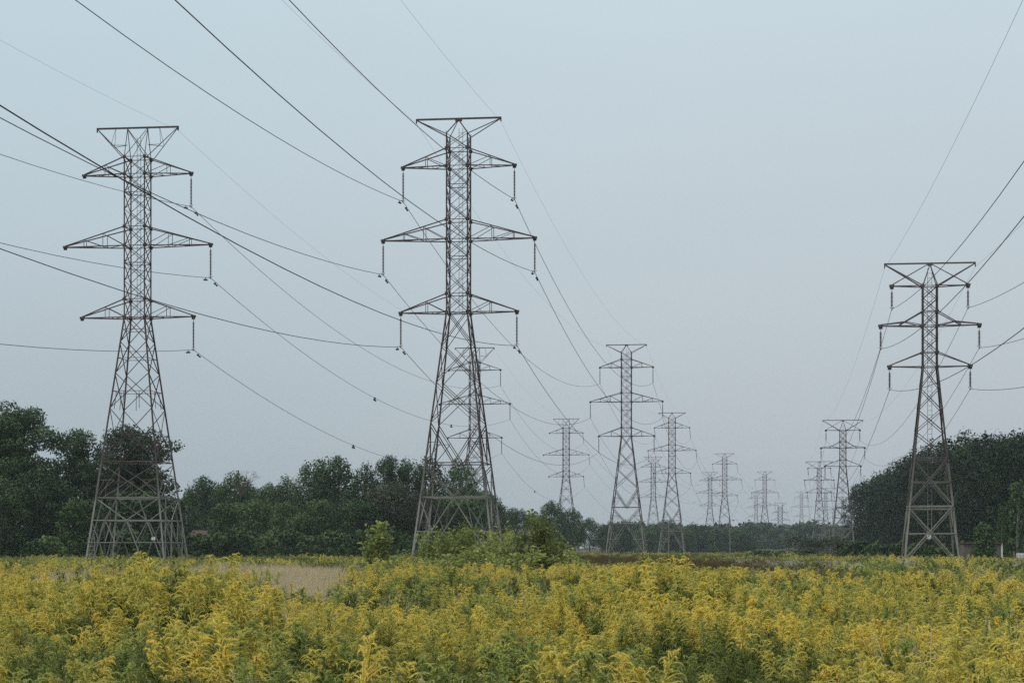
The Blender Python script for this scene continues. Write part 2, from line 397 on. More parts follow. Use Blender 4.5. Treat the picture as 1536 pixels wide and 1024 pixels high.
def tall_pylon(kind):
    """46 m double circuit tower; kind 'twin' has two peaks, 'single' one centre peak"""
    top = 42.8 if kind == 'twin' else 44.3
    P = Pylon([(0, 4.25), (26, 1.1), (top, 1.1)]); P.legs(.22)
    body = [26, 27.9, 29.8, 31.7, 33.5, 35.5, 37.3, 39.1, 41, 42.8] + ([44.3] if kind == 'single' else [])
    for z0, z1 in zip(body, body[1:]): P.X(z0, z1, .085, dbl=(kind == 'single'))
    for z in (26, 27.9, 31.7, 33.5, 35.5, 39.1, 41, 42.8): P.H(z, .09)
    for z in (26, 27.9, 33.5, 35.5, 41, 42.8): P.plates(z, .17)
    if kind == 'twin':
        for z0, z1 in ((23.4, 26), (20.1, 23.4), (16.4, 20.1)): P.X(z0, z1, .10, horiz=(z0 == 16.4))
        P.F(-1, 24.7, 1, 24.7, .07, False); P.F(-1, 21.7, 1, 21.7, .07, False); P.F(-1, 18.2, 1, 18.2, .07, False)
        for u in (-.4, .4): P.F(u, 18.2, u, 16.4, .06, False)
        P.F(-1, 16.4, .9, 11.0, .09); P.H(10.8, .12)
        P.F(1, 13.8, .35, 13.0, .08); P.F(.1, 13.7, 1, 13.6, .07); P.F(.5, 13.2, .5, 10.8, .07); P.F(.5, 13.0, 1, 10.9, .07); P.F(.75, 12.2, 1, 12.2, .06)
        P.F(-1, 10.6, .75, 7.1, .10); P.F(.15, 8.9, .15, 7.1, .06, False); P.F(1, 8.9, .45, 8.9, .07); P.F(.45, 8.9, 1, 7.2, .07)
        P.H(7.05, .13)
    else:
        for z0, z1 in ((22.4, 26), (18.7, 22.4), (14.6, 18.7)): P.X(z0, z1, .11, dbl=True)
        P.F(1, 14.6, .0, 10.6, .11); P.F(1, 14.25, .0, 10.25, .09); P.H(10.5, .14)
        P.F(1, 12.6, .5, 12.6, .07); P.F(.5, 12.55, 1, 10.6, .08)
        P.F(1, 10.4, .0, 7.1, .11); P.F(1, 10.1, .06, 7.1, .09); P.F(1, 8.7, .5, 8.7, .07); P.F(.5, 8.65, 1, 7.1, .08)
        P.H(7.0, .15)
    # lower bay
    if kind == 'twin':
        P.F(1, 7.0, 0, 4.7, .12); P.F(-1, 4.7, 1, 4.7, .11, False); P.F(0, 4.7, .48, .1, .12); P.F(.35, 7.0, .95, .3, .11)
        P.F(1, 2.4, .28, 2.4, .09); P.F(.28, 2.4, .62, 4.7, .09); P.F(.7, 2.4, .5, .2, .09); P.F(1, 4.6, .74, 2.5, .08)
    else:
        P.F(.0, 6.9, 1, .4, .13); P.F(1, 6.8, .55, 3.5, .11); P.F(1, 3.5, .45, 3.5, .10); P.F(.4, 6.9, .55, 3.5, .09)
        P.F(.75, 2.0, .5, .3, .08); P.F(1, 3.4, .78, 2.0, .08)
    for f in range(2):                       # plan bracing
        P.br.angle(P.pt(f, 7.05), P.pt(f + 2, 7.05), .1); P.br.angle(P.pt(f, 26), P.pt(f + 2, 26), .07)
    # arms
    for sg in (-1, 1):
        hg = kind == 'single' or sg > 0
        P.arm(sg, 5.8, 41, 42.8, [.48], 3.2, hang=hg)
        P.arm(sg, 7.9, 33.5, 35.5, [.36, .68], 3.2, hang=hg)
        P.arm(sg, 6.05, 26, 27.9, [.45], 3.2, hang=hg)
    t = MB(); t.bar((-4.45, 0, 46), (4.45, 0, 46), .17)
    if kind == 'twin':
        for sx in (-1, 1):
            for y in (-1, 1):
                t.angle((sx * 1.1, y * 1.1, 42.8), (sx * 1.1, 0, 45.9), .1)
                t.angle((sx * 1.1, y * 1.1, 42.5), (sx * 4.35, y * .05, 45.9), .1)
                t.angle((sx * 1.1, 0, 44.2), (sx * 2.7, y * .6, 44.1), .06); t.angle((sx * 2.7, y * .6, 44.1), (sx * 2.4, y * .05, 45.9), .05)
        for y in (-1, 1):
            t.angle((-1.1, y * 1.1, 42.8), (1.1, y * .1, 45.9), .08); t.angle((1.1, y * 1.1, 42.8), (-1.1, y * .1, 45.9), .08)
    else:
        for sx in (-1, 1):
            for y in (-1, 1):
                t.angle((sx * 1.1, y * 1.1, 44.3), (0, 0, 45.9), .11)
                t.angle((sx * 1.1, y * 1.1, 44.25), (sx * 4.35, y * .05, 45.9), .12)
        t.box((-.35, -.1, 45.72), (.35, .1, 45.92))
    for sx in (-1, 1): t.bar((sx * 4.4, 0, 46), (sx * 4.4, 0, 45.6), .12)
    P.parts.append(('peak_beam', t))
    lx = -.15 if kind == 'twin' else .1
    P.parts.append(('ladder', ladder(lx, .9, 26, 45.2)))
    P.gw = [(4.4 * sg, 45.6) for sg in ((-1, 1) if kind == 'single' else (1,))]
    return P

def short_pylon():
    P = Pylon([(0, 2.6), (19.1, .68), (26.8, .68)]); P.legs(.2); P.peak = 2.2
    body = [19.1, 20.5, 21.75, 23.0, 24.4, 25.6, 26.8]
    for z0, z1 in zip(body, body[1:]): P.X(z0, z1, .085, dbl=True)
    for z in (19.1, 20.5, 23.0, 24.4, 26.8): P.H(z, .09); P.plates(z, .13)
    for z0, z1 in ((17.0, 19.1), (14.9, 17.0), (12.8, 14.9)): P.X(z0, z1, .09, dbl=True)
    P.F(1, 12.8, -1, 10.5, .09); P.F(0, 11.6, 0, 10.5, .07, False)
    P.H(10.4, .12, True)
    P.X(5.9, 10.2, .11, dbl=True); P.H(8.1, .10); P.H(5.8, .13, True)
    P.X(.4, 5.6, .11, dbl=True); P.H(3.2, .10); P.F(0, 5.8, 0, 3.2, .08, False)
    for sg in (-1, 1):
        P.arm(sg, 3.57, 26.8, 26.9, [], 1.9, .12, kind='flat')
        P.arm(sg, 4.62, 23.0, 24.4, [], 1.9, .12, kind='raised')
        P.arm(sg, 3.78, 19.1, 20.5, [], 1.9, .11)
    t = MB(); t.bar((-4.3, 0, 29), (4.3, 0, 29), .14)
    for sx in (-1, 1):
        for y in (-1, 1):
            t.angle((sx * .68, y * .68, 26.8), (0, 0, 28.9), .1); t.angle((sx * .68, y * .68, 26.8), (sx * 4.2, y * .05, 28.9), .13)
        t.bar((sx * 4.25, 0, 29), (sx * 4.25, 0, 28.6), .1)
    t.box((-.22, -.08, 28.75), (.22, .08, 28.93))
    P.parts.append(('peak_beam', t))
    P.parts.append(('ladder', ladder(0, 0, 2.8, 28.5)))
    s = MB(); s.box((-.28, -.2, 2.72), (.12, -.16, 3.1)); s.bar((-.08, -.18, 2.6), (-.08, -.18, 3.2), .05)
    P.sign = s
    P.gw = [(4.25 * sg, 28.6) for sg in (-1, 1)]
    return P

def wide_pylon():
    """squat angle tower with a broad body and short arms, far off"""
    P = Pylon([(0, 5.2), (14, 1.9), (37.5, 1.9)]); P.legs(.34)
    zz = [14, 17, 20, 23, 26, 29, 32, 35, 37.5]
    for z0, z1 in zip(zz, zz[1:]): P.X(z0, z1, .2, True)
    for z0, z1 in ((5, 9.5), (9.5, 14)): P.X(z0, z1, .2, True)
    P.F(0, 5, 1, 0, .2); P.H(5, .2)
    for sg in (-1, 1):
        P.arm(sg, 6.6, 31.5, 33.2, [.5], 3.2, .22, hang=sg > 0)
        P.arm(sg, 8.4, 25, 27, [.5], 3.2, .22, hang=sg > 0)
        P.arm(sg, 6.4, 18, 19.7, [.5], 3.2, .22, hang=False)
    t = MB(); t.bar((-5.6, 0, 40), (5.6, 0, 40), .25)
    for sx in (-1, 1):
        for y in (-1, 1):
            t.angle((sx * 1.9, y * 1.9, 37.5), (sx * 5.5, 0, 40), .2); t.angle((sx * 1.9, y * 1.9, 37.5), (sx * 1.9, 0, 40), .2)
    P.parts.append(('peak_beam', t)); P.gw = []
    return P

def pylon_proto(name, P, steel, label, cat='pylon', group=None):
    root = empty(name, (0, 0, 0)); tag(root, label, cat, group)
    for l in P.leg: l.build('leg', steel, root)
    P.br.build('bracing', steel, root)
    for n, m in P.parts: m.build(n, steel, root)
    for p, L in P.ins:
        a, b = INS[L]
        i = obj('insulator_string', a, root, p); obj('suspension_clamp', b, i)
    return root

def place(proto, x, y, rz, label, first, tilt=0):
    r = proto if first else copy_tree(proto)
    r.location = (x, y, 0); r.rotation_euler = (0, 0, rz); r['label'] = label
    if tilt:
        for ch in r.children:
            if ch.name.startswith('insulator_string'): ch.rotation_euler = (0, -tilt, 0)
    return r

A_POS = [(-39.4, 210.5), (-8.3, 444), (18.7, 691), (69.6, 985), (117.7, 1189), (199, 1630)]
B_POS = [(-5.5, 206), (25, 437), (52.8, 660), (101, 950), (149, 1179), (233, 1610)]
C_POS = [(39.9, 191), (70.9, 428.6), (98, 638), (146, 931), (181, 1095), (238, 1480)]
PA, PB, PC = tall_pylon('twin'), tall_pylon('single'), short_pylon()
GA, GB, GC = 'tall lattice pylons with twin peaks and wires on one side only', 'tall lattice pylons with one centre peak', 'shorter lattice pylons of the line on the right'
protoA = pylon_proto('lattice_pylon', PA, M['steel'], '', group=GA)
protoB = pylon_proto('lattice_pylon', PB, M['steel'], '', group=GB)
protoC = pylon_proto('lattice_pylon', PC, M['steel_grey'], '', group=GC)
LA = ['tall brown twin peaked pylon at far left before the oaks, its left arms bare',
      'twin peaked lattice pylon seen through the legs of the large centre pylon',
      'twin peaked lattice pylon rising behind the dark leafy shrub, left of the second centre pylon',
      'hazy twin peaked pylon between the second and third centre peaked pylons',
      'faint twin peaked pylon just left of the fourth centre peaked pylon, behind the wooden pole',
      'smallest faint twin peaked pylon over the far wood, overlapping a centre peaked one']
LB = ['largest pylon near the middle with insulators on all six arms, above green shrubs',
      'second largest centre peaked pylon, standing clear against the sky right of the leafy shrubs',
      'third centre peaked pylon, behind a bare wooden pole at the edge of the far trees',
      'hazy centre peaked pylon directly behind the tall dark wooden pole',
      'faint centre peaked pylon above the far wood, next to the squat broad pylon',
      'faintest centre peaked pylon, between the broad squat pylon and the right hand line']
LC = ['large short armed pylon at right in front of the dark tree wall',
      'second pylon of the right hand line, beside the left end of the dark tree wall',
      'third pylon of the right hand line, left of and behind the second',
      'small hazy pylon just behind the third pylon of the right hand line',
      'small faint pylon seen through the legs of the second pylon of the right hand line',
      'faintest tiny pylon low behind the right hand line, at the edge of the tree wall']
def headings(pos):
    hs = []
    for k in range(len(pos)):
        a = pos[max(k - 1, 0)]; b = pos[min(k + 1, len(pos) - 1)]
        hs.append(-math.atan2(b[0] - a[0], b[1] - a[1]))
    hs[0] = LINE_RZ
    return hs
TILT = {0: 0, 1: 0, 2: .10, 3: .15, 4: .08, 5: .04}
for proto, pos, labs in ((protoA, A_POS, LA), (protoB, B_POS, LB), (protoC, C_POS, LC)):
    hs = headings(pos)
    for k in range(len(pos) - 1, -1, -1):
        place(proto, *pos[k], hs[k], labs[k], k == 0, TILT[k])
# the near tower on the right carries a small white number plate, the far left one a small white sign
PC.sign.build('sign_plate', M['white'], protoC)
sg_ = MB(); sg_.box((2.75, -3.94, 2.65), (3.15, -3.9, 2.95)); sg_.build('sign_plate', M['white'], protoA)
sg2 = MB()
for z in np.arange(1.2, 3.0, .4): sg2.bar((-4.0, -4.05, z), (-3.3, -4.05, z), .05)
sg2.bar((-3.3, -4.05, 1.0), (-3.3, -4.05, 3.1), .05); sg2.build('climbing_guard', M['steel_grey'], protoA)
PW = wide_pylon()
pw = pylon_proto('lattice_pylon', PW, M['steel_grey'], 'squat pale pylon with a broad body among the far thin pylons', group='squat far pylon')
del pw['group']
pw.location = (236, 1760, 0); pw.rotation_euler = (0, 0, -.25)

# ------------------------------------------------------------------ wires
def wire_pts(pos, hs, off, z, L, sag, span0, sag0=None, n=26):
    """attachment points at every tower, one more span back over the camera's head"""
    at = []
    for k, (x, y) in enumerate(pos):
        r = hs[k]; t = TILT[k] if L else 0
        o = off - math.sin(-t) * L * 1.0
        at.append(Vector((x + o * math.cos(r), y + o * math.sin(r), z - L * math.cos(t))))
    d = Vector((math.sin(-LINE_RZ), math.cos(LINE_RZ), 0))
    at.insert(0, at[0] - d * span0)
    pts = []; spans = []
    for k, (a, b) in enumerate(zip(at, at[1:])):
        s = sag * ((b - a).length / span0) ** 2; s = min(s, sag * 2.2)
        if k == 0 and sag0: s = sag0
        m = n if k < 3 else 14
        for j in range(m + (1 if k == len(at) - 2 else 0)):
            t = j / m; p = a.lerp(b, t); p.z -= 4 * s * t * (1 - t); pts.append(p)
        spans.append((a, b, s))
    return pts, spans

def on_span(sp, t):
    a, b, s = sp; p = a.lerp(b, t); p.z -= 4 * s * t * (1 - t)
    q = a.lerp(b, t + .01); q.z -= 4 * s * (t + .01) * (1 - t - .01)
    return p, (q - p).normalized()

def damper(o, p, d, size=1):
    m = MB(); u = Vector((0, 0, 1))
    m.bar(p, p - u * .17 * size, .06 * size)
    m.tube([p - u * .17 * size - d * .3 * size, p - u * .17 * size + d * .3 * size], .02 * size, 5)
    for s in (-1, 1):
        c = p - u * .19 * size + d * s * .3 * size
        m.tube([c - d * .11 * size, c + d * .11 * size], .075 * size, 7)
    m.build('damper', M['wire'], o)

def weight(o, p, d):
    m = MB(); u = Vector((0, 0, 1))
    m.tube([p - d * .5, p - d * .3, p + d * .3, p + d * .5], [.05, .12, .12, .05], 7)
    m.bar(p, p - u * .4, .1)
    for s in (-.45, .35): m.tube([p - u * .3 + d * s - d * .2, p - u * .3 + d * s + d * .22], .14, 7)
    m.build('weight', M['wire'], o)

def run_wire(name, pos, off, z, L, sag, span0, rad, label, group, dampers, mtl):
    hs = headings(pos); pts, spans = wire_pts(pos, hs, off, z, L, sag, span0, 5.8 * sag / 6.7 if pos is B_POS else None)
    m = MB(); m.tube(pts, rad, 5)
    o = m.build(name, mtl); tag(o, label, 'wire', group)
    if dampers:
        ln = spans[0][0] - spans[0][1]
        for k, t in ((0, 1 - 1.9 / ln.length), (1, 1.9 / 235)): damper(o, *on_span(spans[k], t), 1.25)
    return o, spans

names = {0: 'top', 1: 'middle', 2: 'bottom'}
for P, pos, sag, span0, who, grp, rad in (
        (PA, A_POS, 6.75, 235.6, 'leftmost pylon line', 'conductors of the leftmost line', .026),
        (PB, B_POS, 6.7, 233.0, 'centre pylon line', 'conductors of the centre line', .028),
        (PC, C_POS, 5.4, 239.6, 'right hand pylon line', 'conductors of the right hand line', .022)):
    for p, L in P.ins:
        lvl = names[sorted({round(q.z, 1) for q, _ in P.ins}, reverse=True).index(round(p.z, 1))]
        side = 'right' if p.x > 0 else 'left'
        o, sp = run_wire('conductor', pos, p.x, p.z, L, sag, span0, rad,
                         f'dark sagging power wire hung from the {lvl} {side} arms of the {who}', grp, P is not PC, M['wire'])
        if P is PA:
            if lvl == 'bottom':
                for k, t in ((1, .338), (2, .30)): weight(o, *on_span(sp[k], t))
            if lvl == 'middle':
                for k, t in ((1, .365), (1, .66), (2, .8)): weight(o, *on_span(sp[k], t))
    for (x, z) in P.gw:
        side = 'right' if x > 0 else 'left'
        run_wire('shield_wire', pos, x, z, 0, sag * .62, span0, .009,
                 f'thin pale wire along the {side} peaks of the {who}', grp.replace('conductors', 'thin top wires'), False, M['ground_wire'])

# ------------------------------------------------------------------ wooden poles and their low wires
def wood_pole(x, y, h, label, arm=True, lean=0):
    root = empty('wooden_pole', (x, y, 0)); tag(root, label, 'utility pole', 'wooden poles of the low line')
    m = MB(); m.tube([(0, 0, -1.2), (lean * .5, 0, h * .5), (lean, 0, h)], [.24, .2, .16], 8); m.build('pole_shaft', M['wood'], root)
    if arm:
        a = MB(); a.bar((lean - 1.1, .2, h - .5), (lean + 1.1, .2, h - .5), .14); a.build('crossarm', M['wood'], root)
        for dx in (-1, 1):
            i = MB(); i.lathe((lean + dx, .2, h - .43), [(.05, 0), (.09, .06), (.06, .12), (.1, .17), (.03, .26)], 7); i.build('pin_insulator', M['insulator'], root)
    return root
dark = wood_pole(71.5, 655, 12.2, 'tall dark wooden pole with a lamp bracket before the fourth centre pylon', arm=False, lean=-.3)
b_ = MB(); b_.bar((-.3, 0, 10.2), (.9, 0, 10.7), .09); b_.box((.75, -.2, 10.3), (1.25, .2, 10.7)); b_.build('lamp_bracket', M['wood'], dark)
wood_pole(50.5, 645, 9.6, 'bare pale wooden pole in front of the third centre peaked pylon', arm=False)
wood_pole(90.0, 640, 7.5, 'short wooden pole low before the far wood, left of the squat pylon', arm=False)
wood_pole(113, 560, 8.0, 'dark wooden pole by the leg of the second right hand pylon', arm=False)
wood_pole(-51.3, 315, 8.4, 'pale wooden post beside the brown roofed house', arm=False)
for k, (dz, lab) in enumerate(((8.3, 'upper of two low black wires crossing before the far wood'), (6.6, 'lower of two low black wires crossing before the far wood'))):
    m = MB(); P_ = [(-10, 650, dz), (50.4, 644.7, dz - .9), (71.4, 654.7, dz + .1), (113, 559.7, dz - 1.0), (165, 640, dz - 1.0)]
    pts = []
    for a, b in zip(P_, P_[1:]):
        a, b = Vector(a), Vector(b)
        for j in range(12):
            t = j / 12; p = a.lerp(b, t); p.z -= 1.6 * t * (1 - t); pts.append(p)
    pts.append(Vector(P_[-1])); m.tube(pts, .05, 5)
    tag(m.build('distribution_wire', M['wire']), lab, 'wire', 'low wires between the wooden poles')

# ------------------------------------------------------------------ house, shed, fence
def house():
    r = empty('house', (-53, 330, -.4), .12); tag(r, 'low house with a brown roof and white trim half hidden behind shrubs at left', 'house')
    m = MB(); m.box((-6, -4, -.2), (6, 4, 2.7)); m.build('wall', M['brick'], r)
    f = MB(); f.prism((-6.6, 0, 2.7), (6.6, 0, 2.7), [(0, -4.7), (0, 4.7), (2.35, .05), (2.35, -.05)], ref=(0, 0, 1)); rf = f.build('roof', M['roof'], r)
    g = MB(); g.bar((-6.62, -4.72, 2.62), (6.62, -4.72, 2.62), .2, .16); g.build('gutter', M['white'], rf)
    for x in (-3.6, -.6, 2.6):
        w_ = MB(); w_.box((x - .75, -4.06, .75), (x + .75, -4.004, 2.2)); wo = w_.build('window', M['white'], r)
        p = MB(); p.box((x - .62, -4.09, .88), (x - .04, -4.064, 2.07)); p.box((x + .04, -4.09, .88), (x + .62, -4.064, 2.07)); p.build('pane', M['glass'], wo)
    d = MB(); d.box((4.0, -4.07, -.1), (5.0, -4.004, 2.1)); d.build('door', M['white'], r)
house()
def shed():
    r = empty('shed', (53.7, 226, -.3), -.05); tag(r, 'dark brown shed with pale corner trim at the foot of the tree wall', 'shed')
    m = MB(); m.box((-2.6, 0, -.3), (1.55, 3, 2.62)); m.build('wall', M['shed'], r)
    t = MB(); t.box((1.55, -.06, .3), (1.72, .1, 2.7)); t.box((-2.7, -.06, .15), (1.54, .12, .42)); t.build('corner_trim', M['white'], r)
    f = MB(); f.box((-2.75, -.2, 2.625), (1.75, 3.2, 2.72)); f.build('roof', M['shed'], r)
    d = MB(); d.box((-.7, -.05, .44), (.3, -.006, 2.3)); d.build('door', M['shed'], r)
shed()
def fence():
    r = empty('fence', (56.75, 225, -.15)); tag(r, 'pale blue white slatted fence panel at the right edge of the field', 'fence')
    m = MB()
    for k in range(24): m.box((k * .17, 0, .15), (k * .17 + .12, .03, 1.42))
    m.build('slat_panel', M['white'], r)
    n = MB()
    for z in (.4, 1.2): n.box((-.05, .034, z), (4.1, .09, z + .1))
    n.build('rail', M['white'], r)
    for x in (-.35, 4.15):
        p = MB(); p.box((x, -.06, -.6), (x + .16, .1, 1.6)); p.build('post', M['wood'], r)
fence()

# ------------------------------------------------------------------ trees
def leaf_quads(rng, centres, radii, counts, size, up=.25, shell=.55):
    """leaf-sprays spread through ellipsoid clumps; also the soft shading normal of each spray"""
    out, nn = [], []
    for c, r, n in zip(centres, radii, counts):
        d = rng.normal(size=(n, 3)); d /= np.linalg.norm(d, axis=1)[:, None]
        rad = shell + (1 - shell) * rng.random(n) ** .6
        rad *= 1 + .22 * rng.normal(size=n) * .5
        p = c + d * rad[:, None] * r
        nrm = d * .8 + rng.normal(size=(n, 3)) * .55; nrm[:, 2] += up
        nrm *= np.sign(np.sum(nrm * d, axis=1) + 1e-6)[:, None]
        nrm /= np.linalg.norm(nrm, axis=1)[:, None]
        a = np.cross(nrm, rng.normal(size=(n, 3))); a /= np.linalg.norm(a, axis=1)[:, None]
        b = np.cross(nrm, a)
        s = size * (.55 + .9 * rng.random(n))[:, None]; e = (.4 + .3 * rng.random(n))[:, None]
        bend = nrm * s * .25 * rng.normal(size=(n, 1))
        out.append(np.stack([p - a * s, p - b * s * e + bend, p + a * s * (.8 + .4 * rng.random((n, 1))), p + b * s * e + bend * .5], 1))
        v = d / r; v /= np.linalg.norm(v, axis=1)[:, None]; v = v + nrm * .35; v /= np.linalg.norm(v, axis=1)[:, None]; nn.append(v)
    return np.concatenate(out), np.concatenate(nn)

def make_tree(seed, h, w, style, leaf, leafmat, bark='bark', dens=1.0):
    rng = np.random.default_rng(seed); rnd = random.Random(seed)
    tr = MB(); cen, rad, cnt = [], [], []
    def clump(p, r, k=1.0):
        cen.append(np.array(p)); rad.append(np.array(r)); cnt.append(int(max(20, dens * k * 3.4 * r[0] * (r[1] + r[2]) / (leaf * leaf) * .42)))
    if style == 'oak':
        th = h * .28
        tr.tube([(0, 0, -.3), (.1, 0, th * .5), (.2, .1, th), (.1, 0, h * .62), (0, 0, h * .85)], [h * .028, h * .022, h * .02, h * .011, h * .004], 9)
        nl = 13
        for i in range(nl):
            t = i / nl; a = i * 2.4 + rnd.random(); z0 = th * (.75 + 1.5 * t); el = .25 + t * .9 + rnd.uniform(-.15, .15)
            L = w * .5 * (1.05 - .35 * t) * rnd.uniform(.8, 1.1)
            pts = [Vector((.1, 0, z0))]; d = Vector((math.cos(a) * math.cos(el), math.sin(a) * math.cos(el), math.sin(el)))
            for s in range(1, 5):
                d = (d + Vector((rnd.uniform(-.25, .25), rnd.uniform(-.25, .25), rnd.uniform(-.1, .22)))).normalized()
                pts.append(pts[-1] + d * L / 4)
            if pts[-1].z > h * .96: pts[-1].z = h * .96
            tr.tube(pts, [h * .011, h * .009, h * .007, h * .0045, h * .002], 6)
            for s in (2, 3, 4):
                for q in range(3 if s > 2 else 2):
                    o = Vector((rnd.uniform(-1, 1), rnd.uniform(-1, 1), rnd.uniform(-.5, .8))) * w * .1
                    r = w * rnd.uniform(.055, .10)
                    tr.tube([pts[s], pts[s] + o * .9], [h * .003, h * .001], 4)
                    clump(pts[s] + o, (r * 1.2, r * 1.2, r * .72), 1.1)
        for i in range(6): clump((rnd.uniform(-.14, .14) * w, rnd.uniform(-.14, .14) * w, h * rnd.uniform(.84, .95)), (w * .1, w * .1, w * .065))
    else:
        tr.tube([(0, 0, -.3), (.05 * w * rnd.uniform(-1, 1), 0, h * .4), (0, 0, h * .9)], [h * .018, h * .012, h * .003], 7)
        n = {'round': 42, 'tufted': 46, 'wall': 60, 'shaggy': 40, 'low': 24}[style]
        z0 = {'round': .22, 'tufted': .18, 'wall': .03, 'shaggy': .12, 'low': .05}[style]
        for i in range(n):
            t = (i + rnd.random()) / n; a = i * 2.39996 + rnd.uniform(-.4, .4)
            zz = z0 + (1 - z0) * t
            if style == 'round': prof = math.sin(math.pi * min(1, .12 + .86 * t)) ** .6
            elif style == 'tufted': prof = (math.sin(math.pi * min(1, .15 + .80 * t)) ** .7) * .95
            elif style == 'wall': prof = 1.0 if t < .62 else math.sqrt(max(.04, 1 - ((t - .62) / .4) ** 2))
            elif style == 'shaggy': prof = (1.12 - t) ** .55
            else: prof = math.sqrt(max(.05, 1 - t ** 2))
            rr = w * .5 * prof * (.55 + .4 * rnd.random()) * .82
            p = (math.cos(a) * rr, math.sin(a) * rr, h * zz * .93)
            r = w * rnd.uniform(.11, .19)
            if style == 'tufted': rv = (r * .72, r * .72, r * rnd.uniform(1.1, 1.7))
            elif style == 'wall': rv = (r * .95, r * .95, r * rnd.uniform(.8, 1.4))
            else: rv = (r, r, r * rnd.uniform(.65, .95))
            clump(p, rv)
            if i % 3 == 0: tr.tube([(0, 0, h * zz * .75), p], [h * .005, h * .0015], 5)
        for i in range(9):       # small ragged sprays at the top edge
            a = rnd.uniform(0, 6.28); rr = w * .3 * math.sqrt(rnd.random())
            r = w * rnd.uniform(.035, .07)
            clump((math.cos(a) * rr, math.sin(a) * rr, h * (.97 - .25 * (rr / (w * .3)) ** 2) + r * .3), (r, r, r * 1.5), 1.3)
    q, nq = leaf_quads(rng, cen, rad, cnt, leaf)
    z = q[:, :, 2]; q[:, :, 2] = np.where(z < .05, .05 + np.abs(z) * .05, z)
    return tr.mesh('trunk', M[bark]), quad_mesh('crown', q, M[leafmat], None, nq)

KINDS = {
    'oak1': make_tree(1, 19.5, 20, 'oak', .18, 'leaf_oak'), 'oak2': make_tree(2, 18, 16, 'oak', .18, 'leaf_oak'),
    'round1': make_tree(3, 15, 12, 'round', .19, 'leaf_mid'), 'round2': make_tree(4, 14, 11, 'round', .19, 'leaf_oak'),
    'tuft1': make_tree(5, 17, 10, 'tufted', .19, 'leaf_mid'), 'tuft2': make_tree(6, 16, 9, 'tufted', .19, 'leaf_oak'),
    'shaggy1': make_tree(7, 11, 8.5, 'shaggy', .17, 'leaf_pale'), 'shaggy2': make_tree(8, 10, 9, 'shaggy', .17, 'leaf_mid'),
    'brown1': make_tree(9, 13, 14, 'round', .19, 'leaf_brown'),
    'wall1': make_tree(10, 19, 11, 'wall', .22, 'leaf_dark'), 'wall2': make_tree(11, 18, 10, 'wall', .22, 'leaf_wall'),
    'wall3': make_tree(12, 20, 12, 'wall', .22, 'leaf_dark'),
    'bush1': make_tree(13, 3.6, 5, 'low', .2, 'leaf_mid'), 'bush2': make_tree(14, 3.0, 4.2, 'low', .2, 'leaf_pale'), 'bush3': make_tree(15, 2.6, 4.5, 'low', .2, 'leaf_oak'),
    'far1': make_tree(16, 15, 13, 'round', .42, 'leaf_oak', dens=1.3), 'far2': make_tree(17, 14, 12, 'tufted', .42, 'leaf_oak', dens=1.3), 'far3': make_tree(18, 16, 14, 'wall', .42, 'leaf_mid', dens=1.1),
}
def tree(kind, x, y, s, rz, label, group=None, name='tree', cat='tree', sz=None):
    tme, cme = KINDS[kind]
    r = empty(name, (x, y, float(gz(x, y)) - .1), rz); r.scale = (s, s, sz or s)
    obj('trunk', tme, r); obj('crown', cme, r)
    return tag(r, label, cat, group)

def at(px, Y): return (px - 768) / 3000 * Y
def hgt(py, Y): return 2 + (819 - py) / 3000 * Y
H0 = {'oak1': 19.5, 'oak2': 18, 'round1': 15, 'round2': 14, 'tuft1': 17, 'tuft2': 16, 'shaggy1': 11, 'shaggy2': 10, 'brown1': 13,
      'wall1': 19, 'wall2': 18, 'wall3': 20, 'bush1': 3.6, 'bush2': 3.0, 'bush3': 2.6, 'far1': 15, 'far2': 14, 'far3': 16}
rnd = random.Random(77)
def tree_at(kind, px, py, Y, label, group=None, wide=1.0, name='tree', cat='tree'):
    h = hgt(py, Y) - float(gz(at(px, Y), Y)); s = h / H0[kind]
    return tree(kind, at(px, Y), Y, s * wide, rnd.uniform(0, 6.28), label, group, name, cat, sz=s)

